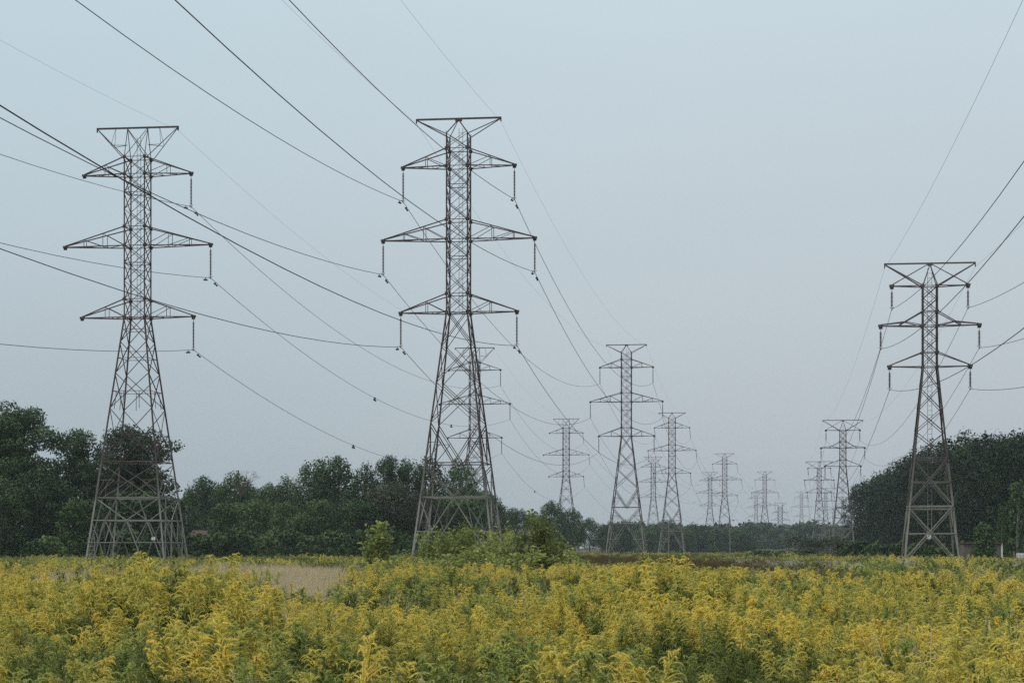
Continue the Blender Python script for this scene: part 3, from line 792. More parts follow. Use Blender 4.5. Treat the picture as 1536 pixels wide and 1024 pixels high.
G_ = 'trees along the left and middle edge of the field'
for a in [
    ('oak1', 12, 604, 262, 'biggest spreading oak at the left edge of the picture', 'oaks behind the left pylon', .95),
    ('oak2', 187, 634, 258, 'open crowned oak with sky gaps right behind the far left pylon', 'oaks behind the left pylon', 1.0),
    ('oak2', 112, 640, 272, 'dark oak between the biggest oak and the left pylon', 'oaks behind the left pylon', .8),
    ('round1', 196, 684, 272, 'dark rounded tree under the open oak behind the left pylon', G_, 1.0),
    ('oak1', -75, 615, 280, 'oak cut off by the left picture edge', 'oaks behind the left pylon', 1.0),
    ('round2', 60, 700, 250, 'lower dark tree under the biggest oak', G_, 1.1),
    ('round2', 0, 715, 245, 'dark rounded tree low in the left corner of the tree line', G_, 1.1),
    ('shaggy2', 125, 745, 246, 'small dark tree at the foot of the left oaks', G_, 1.2),
    ('shaggy2', 205, 735, 250, 'shaggy green tree seen between the legs of the left pylon', G_, 1.4),
    ('shaggy2', 245, 742, 262, 'shaggy tree by the right leg of the left pylon', G_, 1.2),
    ('round1', 305, 716, 360, 'rounded tree above the brown house roof', G_, .9),
    ('tuft2', 282, 730, 380, 'narrow pointed tree just right of the left pylon', G_, .6),
    ('round2', 352, 708, 345, 'tree with bare twigs standing out of its top', G_, .8),
    ('round1', 405, 726, 350, 'broad tree left of the tallest round tree', G_, .9),
    ('shaggy2', 345, 752, 330, 'dark bushy tree right of the house', G_, 1.2),
    ('shaggy2', 385, 748, 322, 'mid green bushy tree in the tree line', G_, 1.2),
    ('tuft1', 432, 712, 350, 'pointed tree beside the tallest round tree', G_, .85),
    ('tuft1', 470, 687, 330, 'tall dense tree with the ragged round top, left part', G_, 1.0),
    ('round1', 503, 686, 332, 'tall dense tree with the ragged round top, right part', G_, .85),
    ('shaggy1', 425, 752, 302, 'pale green feathery tree standing before the dark ones', G_, 1.1),
    ('shaggy1', 478, 748, 300, 'second pale green feathery tree below the tall round tree', G_, 1.2),
    ('shaggy2', 452, 770, 296, 'low shaggy tree between the two pale feathery trees', G_, 1.3),
    ('tuft2', 548, 694, 340, 'pointed tree left of the brownish tree', G_, .8),
    ('oak2', 582, 680, 338, 'open topped tree poking up behind the brownish tree', G_, .55),
    ('tuft1', 612, 686, 345, 'pointed tree left of the centre pylon', G_, .9),
    ('tuft2', 645, 684, 340, 'pointed tree behind the left leg of the centre pylon', G_, .9),
    ('tuft1', 690, 686, 345, 'bushy tree inside the legs of the centre pylon', G_, .95),
    ('brown1', 585, 724, 306, 'dark brownish spreading tree left of the centre pylon', G_, 1.0),
    ('brown1', 632, 738, 312, 'dark brownish tree behind the foot of the centre pylon', G_, .9),
    ('shaggy2', 540, 748, 300, 'mid green tree before the brownish tree', G_, 1.2),
    ('shaggy2', 690, 742, 318, 'dark tree low between the legs of the centre pylon', G_, 1.4),
    ('round2', 735, 740, 400, 'dark rounded tree right of the centre pylon legs', G_, .9),
    ('round2', 700, 730, 380, 'dark tree filling the back of the centre pylon legs', G_, 1.0),
    ('tuft2', 772, 766, 460, 'small pointed tree above the leafy shrubs', G_, .9),
    ('round1', 800, 770, 480, 'rounded tree behind the dark shrub', G_, .9),
    ('round1', 828, 752, 520, 'rounded tree left of the third twin peaked pylon', G_, .95),
    ('round2', 856, 762, 540, 'dark tree behind the third twin peaked pylon', G_, .9),
    ('round2', 884, 776, 600, 'first dark tree right of the third twin peaked pylon', G_, 1.0),
    ('round1', 908, 788, 640, 'tree left of the second centre peaked pylon', G_, 1.0),
]:
    t_ = tree_at(a[0], a[1], a[2], a[3], a[4], a[5], a[6])
    if 'bare twigs' in a[4]: twig_tree = t_
for px in (-40, 30, 95, 150, 215, 300, 330, 375, 440, 500, 560, 610, 650, 690, 730, 775, 820, 860):   # second row closing the gaps
    Y = rnd.uniform(300, 340) if px < 260 else rnd.uniform(385, 430) if px < 720 else rnd.uniform(560, 640)
    tree_at(rnd.choice(['round2', 'round1']), px + rnd.uniform(-8, 8), 738 + rnd.uniform(-8, 14) + max(0, px - 700) * .22, Y,
            'dark tree in the back row of the left tree line', 'back row of the left tree line', 1.25)
# bare twigs on one tree
tw = MB(); rr = random.Random(5)
for k in range(16):
    a = Vector((at(362, 340), 340, 10.5)); e = a + Vector((rr.uniform(-2.4, 2.8), rr.uniform(-1, 1), rr.uniform(2.4, 4.9)))
    mid = a.lerp(e, .5) + Vector((rr.uniform(-.4, .4), 0, .3)); tw.tube([a, mid, e], [.06, .04, .015], 4)
    for j in range(3): tw.tube([mid.lerp(e, rr.random()), e + Vector((rr.uniform(-1, 1), rr.uniform(-.5, .5), rr.uniform(-.6, .4)))], [.03, .012], 4)
bt = tw.build('bare_branches', M['twig'], twig_tree)
bt.matrix_parent_inverse = Matrix.LocRotScale(twig_tree.location, twig_tree.rotation_euler, twig_tree.scale).inverted()

# hedge of shrubs at the foot of the left tree line
for k in range(46):
    px = -30 + k * 17 + rnd.uniform(-6, 6); Y = rnd.uniform(236, 262) if px < 250 else rnd.uniform(268, 300)
    tree_at(rnd.choice(['bush1', 'bush2', 'bush3', 'bush1']), px, 800 + rnd.uniform(-8, 12), Y,
            'low green shrub at the foot of the left tree line', 'shrubs along the foot of the left trees', rnd.uniform(.9, 1.3), 'shrub', 'shrub')

# the dark tree wall on the right runs along the power line
Gw = 'dark trees of the wall on the right'
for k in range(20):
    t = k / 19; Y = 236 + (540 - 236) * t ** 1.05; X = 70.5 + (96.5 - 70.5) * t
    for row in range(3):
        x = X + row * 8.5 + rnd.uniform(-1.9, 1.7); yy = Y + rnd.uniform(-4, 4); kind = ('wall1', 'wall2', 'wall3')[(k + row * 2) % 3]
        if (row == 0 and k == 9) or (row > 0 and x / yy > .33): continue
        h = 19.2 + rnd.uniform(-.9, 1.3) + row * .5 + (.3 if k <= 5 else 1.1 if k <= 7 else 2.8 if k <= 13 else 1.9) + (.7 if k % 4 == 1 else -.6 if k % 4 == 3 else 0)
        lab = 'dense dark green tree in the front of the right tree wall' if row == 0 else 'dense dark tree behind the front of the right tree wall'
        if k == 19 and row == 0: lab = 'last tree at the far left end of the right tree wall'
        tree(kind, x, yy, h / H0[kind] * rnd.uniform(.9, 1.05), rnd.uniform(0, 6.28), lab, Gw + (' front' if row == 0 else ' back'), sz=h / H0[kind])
Y = 222
KINDS['vine'] = make_tree(31, 9, 4.2, 'shaggy', .16, 'leaf_pale', 'bark_pale', .75); H0['vine'] = 9
KINDS['pine'] = make_tree(32, 4.6, 4.0, 'shaggy', .15, 'leaf_mid', dens=1.2); H0['pine'] = 4.6
tree_at('vine', 1528, 716, 228, 'slender pale leaved tree before the dark wall at the right picture edge', None, .95)
tree_at('vine', 1502, 752, 232, 'thin leaning tree beside the slender pale one', None, .5)
tree_at('pine', 1477, 783, 216, 'small bright green tree in front of the shed', None, .85)
for k, px in enumerate((1270, 1290, 1315, 1340, 1352, 1375, 1400, 1420, 1445, 1462)):
    tree_at('bush3' if k % 2 else 'bush1', px, 815 + rnd.uniform(-4, 5), 300 - (px - 1270) * .28, 'low dark shrub at the foot of the right tree wall', 'shrubs along the right tree wall', 1.1, 'shrub', 'shrub')

# far trees in the middle, then one far wood beyond
for k in range(34):
    px = 915 + k * 6.4 + rnd.uniform(-3, 3); Y = rnd.uniform(760, 900)
    py = 784 + rnd.uniform(-6, 6) + (px - 960) * .10 if px > 960 else 786 + rnd.uniform(-5, 6)
    tree_at(('far1', 'far2', 'far3')[k % 3], px, py, Y, 'hazy tree in the far row behind the wooden poles', 'hazy trees of the far row', 1.25)
def far_wood():
    rng = np.random.default_rng(40); cen, rad, cnt = [], [], []
    for k in range(520):
        Y = rng.uniform(1050, 2150); lo, hi = .055 * Y, .30 * Y
        x = rng.uniform(lo, hi); h = rng.uniform(11, 17) + 6 * np.exp(-((x / Y - .135) / .05) ** 2) * (Y > 1500)
        for j in range(5):
            r = rng.uniform(3.5, 5.5)
            cen.append(np.array([x + rng.normal() * 3.5, Y + rng.normal() * 3.5, h * (.2 + .17 * j) - (r * .5 if j == 4 else 0)])); rad.append(np.array([r, r, r * .75])); cnt.append(60)
    q, nq = leaf_quads(rng, cen, rad, cnt, 1.5)
    ok = np.min(q[:, :, 2], axis=1) > .1; q, nq = q[ok], nq[ok]
    o = obj('far_wood', quad_mesh('far_wood', q, M['leaf_oak'], None, nq)); tag(o, 'hazy blue green far off wood under the smallest pylons', 'wood', kind='stuff')
far_wood()

# ------------------------------------------------------------------ leafy shrubs in the field
def make_shrub(seed, h, w, leaf, leafmat, nst=26, upright=.8):
    rng = np.random.default_rng(seed); rn = random.Random(seed); st = MB(); qs = []
    for i in range(nst):
        a = rn.uniform(0, 6.28); b0 = Vector((math.cos(a), math.sin(a), 0)) * w * .12 * rn.random()
        sp = w * .5 * rn.random() ** .6; L = h * (1 - .35 * (sp / (w * .5)) ** 2) * rn.choice([.55, .7, .8, .9, 1.0]) * rn.uniform(.92, 1.06)
        e = Vector((math.cos(a) * sp, math.sin(a) * sp, L)); mid = b0.lerp(e, .5) + Vector((-math.cos(a), -math.sin(a), .3)) * w * .05
        pts = [b0, mid, e]; st.tube(pts, [.022, .014, .005], 4)
        nl = int(60 * L / .7 * .12 / leaf * .6)
        t = rng.random(nl) ** .7
        p = np.array([(b0 * (1 - x) ** 2 + mid * 2 * x * (1 - x) + e * x * x) for x in t])
        d = rng.normal(size=(nl, 3)); d[:, 2] = d[:, 2] * .5 + .5; d /= np.linalg.norm(d, axis=1)[:, None]
        s = leaf * (.6 + .7 * rng.random(nl))[:, None]
        side = np.cross(d, rng.normal(size=(nl, 3))); side /= np.linalg.norm(side, axis=1)[:, None]
        p = p + d * leaf * .3 + rng.normal(size=(nl, 3)) * w * .03
        tipp = p + d * s * 1.5; tipp[:, 2] -= s[:, 0] * .35
        m_ = p + d * s * .75; qs.append(np.stack([p, m_ + side * s * .32, tipp, m_ - side * s * .32], 1))
    return st.mesh('stem', M['twig']), quad_mesh('foliage', np.concatenate(qs), M[leafmat])
SH = {'a': make_shrub(1, 2.7, 1.2, .13, 'leaf_sapling', 30), 'b': make_shrub(2, 2.6, 2.8, .12, 'leaf_shrub', 46), 'c': make_shrub(3, 2.9, 2.8, .14, 'leaf_shrub_dark', 54), 'd': make_shrub(4, 1.8, 1.5, .10, 'leaf_shrub', 20)}
SHH = {'a': 2.7, 'b': 2.6, 'c': 2.9, 'd': 1.8}
def shrub(kind, px, py, Y, label, wide=1.0, name='shrub'):
    Y *= 1.65
    x = at(px, Y); z = float(gz(x, Y)); s = (hgt(py, Y) - z) / SHH[kind]
    r = empty(name, (x, Y, z), rnd.uniform(0, 6.28)); r.scale = (s * wide, s * wide, s)
    obj('stem', SH[kind][0], r); obj('foliage', SH[kind][1], r)
    return tag(r, label, 'shrub', 'leafy shrubs standing in the goldenrod')
shrub('a', 566, 774, 62, 'bright green upright young shrub left of the centre pylon', .85, 'young_tree')
shrub('d', 592, 812, 60, 'small bright shrub right beside the upright young one', .9)
for a in [('b', 653, 790, 66, 'leafy green shrub at the left foot of the centre pylon', .8),
          ('b', 692, 778, 64, 'broad green shrub below the middle of the centre pylon', .85),
          ('d', 724, 794, 60, 'lighter green shrub below the right leg of the centre pylon', 1.0),
          ('b', 754, 784, 62, 'green shrub just left of the dark shrub', .8),
          ('d', 640, 820, 58, 'small shrub at the left end of the shrub thicket', 1.1),
          ('c', 802, 770, 56, 'darkest tallest shrub of the thicket, left half', .9),
          ('d', 836, 786, 57, 'darkest tallest shrub of the thicket, right half', 1.0),
          ('d', 862, 815, 55, 'small trailing shrub at the right end of the thicket', 1.2),
          ('d', 672, 806, 54, 'low loose shrub in front of the broad green shrub', 1.3),
          ('d', 738, 808, 54, 'low loose shrub between the lighter and the dark shrubs', 1.4),
          ('d', 775, 804, 53, 'low shrub at the left foot of the darkest shrub', 1.3),
          ('d', 612, 826, 56, 'lowest shrub between the young tree and the thicket', 1.4),
          ('d', 1306, 823, 62, 'pale green weedy shrub left of the right hand pylon', 1.0),
          ('d', 1328, 828, 64, 'darker weedy shrub left of the right hand pylon', 1.1),
          ('d', 30, 826, 80, 'pale shrub low before the oaks at the left edge', 1.3)]:
    shrub(*a)
KINDS['scrub'] = make_tree(33, 4.0, 5.5, 'low', .13, 'leaf_brown', 'bark_pale', .22); H0['scrub'] = 4.0
rnd2 = random.Random(12)
for k in range(11):              # low brush at the far side of the field: green, then thin brown
    px = 1132 + k * 8.5 + rnd2.uniform(-6, 6)
    tree_at('bush2', px, 825 + rnd2.uniform(-3, 4), rnd2.uniform(300, 380), 'low green bush at the far end of the field', 'green brush across the far field', rnd2.uniform(1.1, 1.7), 'shrub', 'shrub')
for k in range(9):
    px = 1196 + k * 9 + rnd2.uniform(-4, 4)
    tree_at('scrub', px, 806 + rnd2.uniform(-5, 8), rnd2.uniform(330, 380), 'thin brown leafless scrub before the far pylons', 'brown scrub across the far field', rnd2.uniform(.8, 1.2), 'shrub', 'shrub')

# ------------------------------------------------------------------ the goldenrod field
def goldenrod(seed, h, flower, lod=0, plume=True, pl=.30, lean=.05):
    """a stalk with narrow leaves and a plume of arching, one sided flower branches: (stalk quads, plume quads)"""
    rng = np.random.default_rng(seed); st, pq = [], []
    ang = rng.normal() * .9; lx, ly = math.cos(ang) * lean * h, math.sin(ang) * lean * h
    Z_ = np.array([0, 0, 1.0])
    na = ang + rng.normal() * .6; nb_ = rng.uniform(.02, .10) * pl / .3
    def axis(t):
        k = max(0, (t - .74) / .26) ** 2
        return np.array([lx * t * t + math.cos(na) * nb_ * k, ly * t * t + math.sin(na) * nb_ * k, h * t - .45 * nb_ * k])
    def ribbon(lst, p, q, s0, s1, sd): lst.append([p - sd * s0, p + sd * s0, q + sd * s1, q - sd * s1])
    for sd in (np.array([1, 0, 0]), np.array([0, 1, 0])):
        for k in range(3): ribbon(st, axis(k / 3), axis((k + 1) / 3), .003 + .002 * lod, .0022 + .0015 * lod, sd)
    nl = {0: 90, 1: 54, 2: 26}[lod]; lw = {0: 1, 1: 1.5, 2: 2.6}[lod]; tmax = (1 - .75 * pl / h) if plume else .98
    for k in range(nl):
        t = .2 + (tmax - .2) * ((k + rng.random()) / nl) ** .85; a = k * 2.4 + rng.random() * .6
        d = np.array([math.cos(a), math.sin(a), .35 + rng.normal() * .25]); d /= np.linalg.norm(d)
        L = .150 * (1 - .40 * t) * rng.uniform(.75, 1.2); w_ = .0075 * lw * rng.uniform(.8, 1.2)
        p = axis(t); sd = np.cross(d, Z_); sd /= np.linalg.norm(sd)
        m = p + d * L * .5; e = p + d * L; e[2] -= L * rng.uniform(.1, .4)
        ribbon(st, p, m, w_ * .4, w_, sd); st.append([m - sd * w_, m + sd * w_, e + sd * .0008, e - sd * .0008])
    if plume:
        nb = {0: 44, 1: 30, 2: 16}[lod]; nod = ang + rng.normal() * .5
        for k in range(nb + 1):
            u = (k + .6 * rng.random()) / nb if k < nb else 1.0
            t = min(1, 1 - pl / h * (1 - u)); a = k * 2.4 + rng.normal() * .4
            if rng.random() < .5: a = nod + rng.normal() * .8
            L = (.105 * (1 - u) ** .5 + .034) * rng.uniform(.45, 1.4) * (pl / .3)
            b0 = axis(t); hd = np.array([math.cos(a), math.sin(a), 0]); sv = np.array([-math.sin(a), math.cos(a), 0]); up = rng.uniform(.4, 1.6)
            def cv(x): return b0 + hd * L * (x - .15 * x ** 3) + Z_ * L * (up * x - (up * .55 + .35) * x ** 2.4)
            ns = {0: 6, 1: 4, 2: 2}[lod]; r0 = {0: .0040, 1: .0056, 2: .0100}[lod]; wav = rng.normal() * .01
            P = [cv(.1 + .9 * j / ns) + sv * wav * math.sin(3 * j / ns) for j in range(ns + 1)]
            prof = [r0 * (.55 + .9 * math.sin(math.pi * min(1, .22 + .74 * j / ns))) * (1 - .45 * (j / ns) ** 3) * rng.uniform(.8, 1.25) for j in range(ns + 1)]
            off = [(-1, .0), (0, .95), (1, .0), (0, -.55)]
            for j in range(ns):
                for q in range(4):
                    (a1, c1), (a2, c2) = off[q], off[(q + 1) % 4]
                    pq.append([P[j] + (sv * a1 + Z_ * c1) * prof[j], P[j + 1] + (sv * a1 + Z_ * c1) * prof[j + 1], P[j + 1] + (sv * a2 + Z_ * c2) * prof[j + 1], P[j] + (sv * a2 + Z_ * c2) * prof[j]])
            nbits = {0: 46, 1: 15, 2: 3}[lod]; bs = {0: .0030, 1: .0050, 2: .009}[lod]
            for j in range(nbits):
                x = rng.random(); i = min(int(x * ns), ns - 1); f = x * ns - i
                c = P[i] * (1 - f) + P[i + 1] * f; rr = prof[i] * 1.1; th = rng.uniform(-.5, math.pi + .5)
                n = sv * math.cos(th) + Z_ * math.sin(th); p = c + n * rr * rng.uniform(.7, 2.4)
                n = n + rng.normal(size=3) * .5; n /= np.linalg.norm(n)
                e1 = np.cross(n, rng.normal(size=3)); e1 /= np.linalg.norm(e1); e2 = np.cross(n, e1); s = bs * rng.uniform(.7, 1.4)
                pq.append([p - e1 * s, p - e2 * s * .8, p + e1 * s, p + e2 * s * .8])
    return st, pq

def merge_mesh(name, st, pq, m1, m2):
    q = np.array(st + pq); mi = [0] * len(st) + [1] * len(pq)
    return quad_mesh(name, q, [m1, m2], mi)

def grass_tuft(seed, h, n, spread, wd, m, lean=.35):
    rng = np.random.default_rng(seed); q = []
    for k in range(n):
        a = rng.normal() * 1.1; b = np.array([rng.normal() * spread, rng.normal() * spread, 0]); L = h * rng.uniform(.6, 1.08)
        d = np.array([math.cos(a), math.sin(a), 0]) * lean * L * rng.random(); sd = np.array([math.sin(a), -math.cos(a), 0]) * wd * rng.uniform(.7, 1.3)
        m1 = b + d * .3 + np.array([0, 0, L * .55]); e = b + d + np.array([0, 0, L * (1 - .12 * rng.random())])
        q.append([b - sd, b + sd, m1 + sd * .8, m1 - sd * .8]); q.append([m1 - sd * .8, m1 + sd * .8, e + sd * .25, e - sd * .25])
        if rng.random() < .5:      # seed head
            for j in range(3):
                p = e + np.array([rng.normal() * .010, rng.normal() * .010, -.025 * j]); s = sd * 1.1
                q.append([p - s, p - np.array([0, 0, .02]), p + s, p + np.array([0, 0, .025])])
    return quad_mesh('grass', np.array(q), M[m])

def weed_mesh(seed, h, lod, m_leaf, m_top, top=.5):
    """a branching weed: leafy or dead, with flat flower heads or brown seed heads"""
    rng = np.random.default_rng(seed); st, pq = [], []
    for b in range(6):
        a = rng.uniform(0, 6.28); e = np.array([math.cos(a) * h * .22 * rng.random(), math.sin(a) * h * .22 * rng.random(), h * rng.uniform(.7, 1)])
        sd = np.array([math.sin(a), -math.cos(a), 0]) * .0035
        st.append([-sd, sd, e + sd * .6, e - sd * .6])
        for k in range(22 if lod == 0 else 14):
            t = rng.uniform(.15, 1); p = e * t; d = rng.normal(size=3); d[2] = abs(d[2]) * .4; d /= np.linalg.norm(d)
            s2 = np.cross(d, [0, 0, 1]); s2 /= np.linalg.norm(s2) + 1e-6; L = rng.uniform(.06, .13); w_ = L * (.07 if lod == 0 else .10)
            st.append([p, p + d * L * .5 + s2 * w_, p + d * L - np.array([0, 0, L * .3]), p + d * L * .5 - s2 * w_])
        for k in range(int(40 * top) if lod == 0 else int(32 * top)):
            p = e + rng.normal(size=3) * np.array([.05, .05, .028]); s = rng.uniform(.004, .008) * (1 if lod == 0 else 1.5)
            n = rng.normal(size=3); n[2] += .8; n /= np.linalg.norm(n); e1 = np.cross(n, rng.normal(size=3)); e1 /= np.linalg.norm(e1); e2 = np.cross(n, e1)
            pq.append([p - e1 * s, p - e2 * s, p + e1 * s, p + e2 * s])
    return merge_mesh('weed', st, pq, M[m_leaf], M[m_top])

def multi(seed, base, n, spread, m1, m2, hs=(.85, 1.15)):
    """a clump of n far plants as one instance mesh"""
    rng = np.random.default_rng(seed); S, Q = [], []
    for k in range(n):
        st, pq = base[rng.integers(len(base))]; a = rng.uniform(0, 6.28); ca, sa = math.cos(a), math.sin(a)
        Rm = np.array([[ca, -sa, 0], [sa, ca, 0], [0, 0, 1]]); o = np.array([rng.normal() * spread, rng.normal() * spread, 0]); s = rng.uniform(*hs)
        S.append(np.array(st) @ Rm.T * s + o)
        if len(pq): Q.append(np.array(pq) @ Rm.T * s + o)
    S = np.concatenate(S); Q = np.concatenate(Q) if Q else np.zeros((0, 4, 3))
    return quad_mesh('clump', np.concatenate([S, Q]), [m1, m2], [0] * len(S) + [1] * len(Q))

col = bpy.data.collections.new('field_plants')    # prototypes, not linked into the scene
PROT = []
def proto(key, me):
    o = bpy.data.objects.new(f'p{len(PROT):03d}_{key}', me); col.objects.link(o); PROT.append(key)
st_m, pe, pg = M['stem'], M['petal'], M['petal_green']
NEAR = []
for k in range(8):
    a = goldenrod(100 + k, 1.22 + .04 * (k % 4), 'y', 0, True, .26 + .045 * (k % 4), .05 + .02 * (k % 3)); NEAR.append(a); proto('gold0', merge_mesh('goldenrod', *a, st_m, pe))
for k in range(3): proto('bud0', merge_mesh('goldenrod', *goldenrod(120 + k, 1.2, 'g', 0, True, .30, .07), st_m, pg))
for k in range(3): proto('leafy0', merge_mesh('goldenrod', *goldenrod(130 + k, 1.15, '', 0, True, .34, .06), st_m, M['weed']))
L1 = [goldenrod(140 + k, 1.25, 'y', 1, True, .34, .07) for k in range(5)]
for k in range(5): proto('gold1', multi(150 + k, L1, 3, .13, st_m, pe))
for k in range(3): proto('bud1', multi(160 + k, L1, 3, .13, st_m, pg))
G1 = [goldenrod(165 + k, 1.15, '', 1, True, .34, .06) for k in range(3)]
for k in range(3): proto('leafy1', multi(170 + k, G1, 4, .15, st_m, M['weed']))
L2 = [goldenrod(180 + k, 1.25, 'y', 2, True, .36, .07) for k in range(4)]
for k in range(4): proto('gold2', multi(190 + k, L2, 12, .42, st_m, pe))
for k in range(2): proto('bud2', multi(200 + k, L2, 12, .42, st_m, pg))
G2 = [goldenrod(205 + k, 1.15, '', 2, True, .34, .06) for k in range(3)]
for k in range(3): proto('leafy2', multi(210 + k, G2, 14, .42, st_m, M['weed']))
for k in range(3): proto('tan', grass_tuft(220 + k, 1.15 + .08 * k, 60, .20, .0050, 'tan', .6))
for k in range(3): proto('tan2', grass_tuft(225 + k, 1.12, 150, .40, .0050, 'tan', .5))
for k in range(3): proto('dead', weed_mesh(230 + k, 1.25, 1, 'dead', 'dead', 1.0))
for k in range(3): proto('weed', weed_mesh(240 + k, 1.15, 0, 'weed', 'weed', .2))
for k in range(3): proto('white', weed_mesh(250 + k, 1.2, 1, 'weed', 'bloom', 1.6))
for k in range(2): proto('under', grass_tuft(260 + k, .75, 40, .16, .006, 'weed', .5))
IDX = {}
for i, k in enumerate(PROT): IDX.setdefault(k, []).append(i)

# value noise over the field
def vnoise(x, y, s, seed):
    rng = np.random.default_rng(seed); g = rng.random((256, 256)); X, Y_ = x / s + 100, y / s + 100
    i, j = np.floor(X).astype(int), np.floor(Y_).astype(int); u, v = X - i, Y_ - j; u = u * u * (3 - 2 * u); v = v * v * (3 - 2 * v)
    f = lambda a, b: g[a % 256, b % 256]
    return (f(i, j) * (1 - u) + f(i + 1, j) * u) * (1 - v) + (f(i, j + 1) * (1 - u) + f(i + 1, j + 1) * u) * v

def blob(x, y, cx, cy, rx, ry): return np.exp(-(((x - cx) / rx) ** 2 + ((y - cy) / ry) ** 2))

def scatter(y0, y1, dens, seed, half=.31, pad=2.5):
    rng = np.random.default_rng(seed); A = half * (y1 * y1 - y0 * y0) + 2 * pad * (y1 - y0); n = int(A * dens)
    y = np.sqrt(rng.random(n) * (y1 * y1 - y0 * y0) + y0 * y0); x = (rng.random(n) * 2 - 1) * (half * y + pad)
    return x, y, rng

def species(x, y, rng, lod):
    n = len(x); big = vnoise(x, y, 5.5 if lod == 0 else 8, 1); med = vnoise(x, y, 2.0, 2); sm = vnoise(x, y, .9, 3); r = rng.random(n)
    gold = (.30, .27, .10)[lod] - .16 * np.clip((y - 62) / 60, 0, 1) + 1.25 * (big - .5) + 1.15 * (med - .5) + .6 * (sm - .5)
    key = np.where(r < gold, 0, np.where(r < gold + .20, 1, np.where(r < gold + .56, 2, 3)))     # gold, bud, leafy, weed
    if lod == 2: key = np.where(rng.random(n) < .30 * np.clip((vnoise(x, y, 14, 8) - .3) * 2.4, 0, 1.4), 3, key)
    # dry pale grass in two hollows at left, and a thin scatter
    def streak(k, wd, cy, ry): return np.exp(-((x - k * y) / (wd * y)) ** 2 - ((y - cy) / ry) ** 2)   # drifts running away from the viewer
    tan = 1.15 * streak(-.106, .026, 92, 34) + 1.2 * streak(-.143, .024, 112, 28) + .65 * streak(-.226, .022, 84, 13) + .5 * streak(.13, .014, 95, 16) + .4 * streak(.237, .025, 88, 22)
    tan = 1.7 * tan * (.6 + .7 * med)
    tan = tan + .16 * (vnoise(x, y, 6, 5) > .68) + (.45 * (vnoise(x, y, 9, 15) > .55) if lod == 2 else 0)
    tan = tan * (1 if lod else .35); key = np.where(rng.random(n) < tan, 4, key)
    dead = 1.8 * blob(x, y, 11.4, 210, 8.2, 90) + 1.2 * blob(x, y, 21.0, 177, 4.5, 42) + .8 * blob(x, y, 23.2, 126, 1.8, 14) + .5 * blob(x, y, 34.5, 177, 6.0, 24)
    dead = dead + .12 * (vnoise(x, y, 4, 6) > .74) + (.5 * (vnoise(x, y, 8, 16) > .6) * (x > 0) if lod == 2 else 0)
    dead = dead * (1 if lod else .10); key = np.where(rng.random(n) < dead, 5, key)
    wh = 1.1 * blob(x, y, 23.7, 150, 3.9, 33) + .5 * blob(x, y, 31.5, 126, 3.0, 15)
    key = np.where(rng.random(n) < wh, 6, key)
    hs = .66 + .40 * vnoise(x, y, 2.8, 4) + .38 * vnoise(x, y, .9, 14) + .05 * rng.normal(size=n)
    hs = np.where(key >= 2, hs * .95, hs)
    # a few stands that grow taller than the rest
    tall = .20 * blob(x, y, -4.9, 29.5, 1.0, 2.5) + .24 * blob(x, y, 2.3, 30.5, 1.0, 2.5)
    hs = hs * np.interp(y, [0, 25, 50, 80, 150, 240], [1.16, 1.14, 1.06, 1.03, .95, .85]) + tall; key = np.where((rng.random(n) < tall * 2.2), 0, key)
    return key, hs

XS, YS, KS, HS = [], [], [], []
NAMES = {0: ['gold0', 'bud0', 'leafy0', 'weed', 'tan', 'dead', 'white'], 1: ['gold1', 'bud1', 'leafy1', 'weed', 'tan', 'dead', 'white'],
         2: ['gold2', 'bud2', 'leafy2', 'leafy2', 'tan2', 'dead', 'white']}
for (y0, y1, dens, lod) in ((13, 46, 13, 0), (46, 100, 4.0, 1), (100, 180, 1.15, 2), (180, 262, .7, 2), (262, 460, .25, 2)):
    x, y, rng = scatter(y0, y1, dens, 300 + int(y0)); k, h = species(x, y, rng, lod)
    names_ = NAMES[lod]
    idx = np.array([IDX[names_[q]][rng.integers(len(IDX[names_[q]]))] for q in k])
    if lod == 2:
        rep = np.isin(k, [5, 6])
        x = np.concatenate([x, x[rep] + rng.normal(size=rep.sum()) * .5, x[rep] + rng.normal(size=rep.sum()) * .5]); y = np.concatenate([y, y[rep] + .4, y[rep] - .4])
        idx = np.concatenate([idx, idx[rep], idx[rep]]); h = np.concatenate([h, h[rep], h[rep]])
    XS.append(x); YS.append(y); KS.append(idx); HS.append(h)
# undergrowth closes the floor near by
x, y, rng = scatter(13, 75, 2.6, 900); XS.append(x); YS.append(y); KS.append(np.array([IDX['under'][q] for q in rng.integers(2, size=len(x))])); HS.append(np.ones(len(x)))
X, Y_, K, HH = map(np.concatenate, (XS, YS, KS, HS))
rng = np.random.default_rng(5)
keep = np.ones(len(X), bool)
for px, Yp in A_POS[:2] + B_POS[:2] + C_POS[:2]: keep &= ~((abs(X - px) < .3) & (abs(Y_ - Yp) < .3))
X, Y_, K, HH = X[keep], Y_[keep], K[keep], HH[keep]
Z = gz(X, Y_); ROT = np.stack([rng.normal(size=len(X)) * .16, rng.normal(size=len(X)) * .16 + .05, rng.random(len(X)) * 6.283], 1)

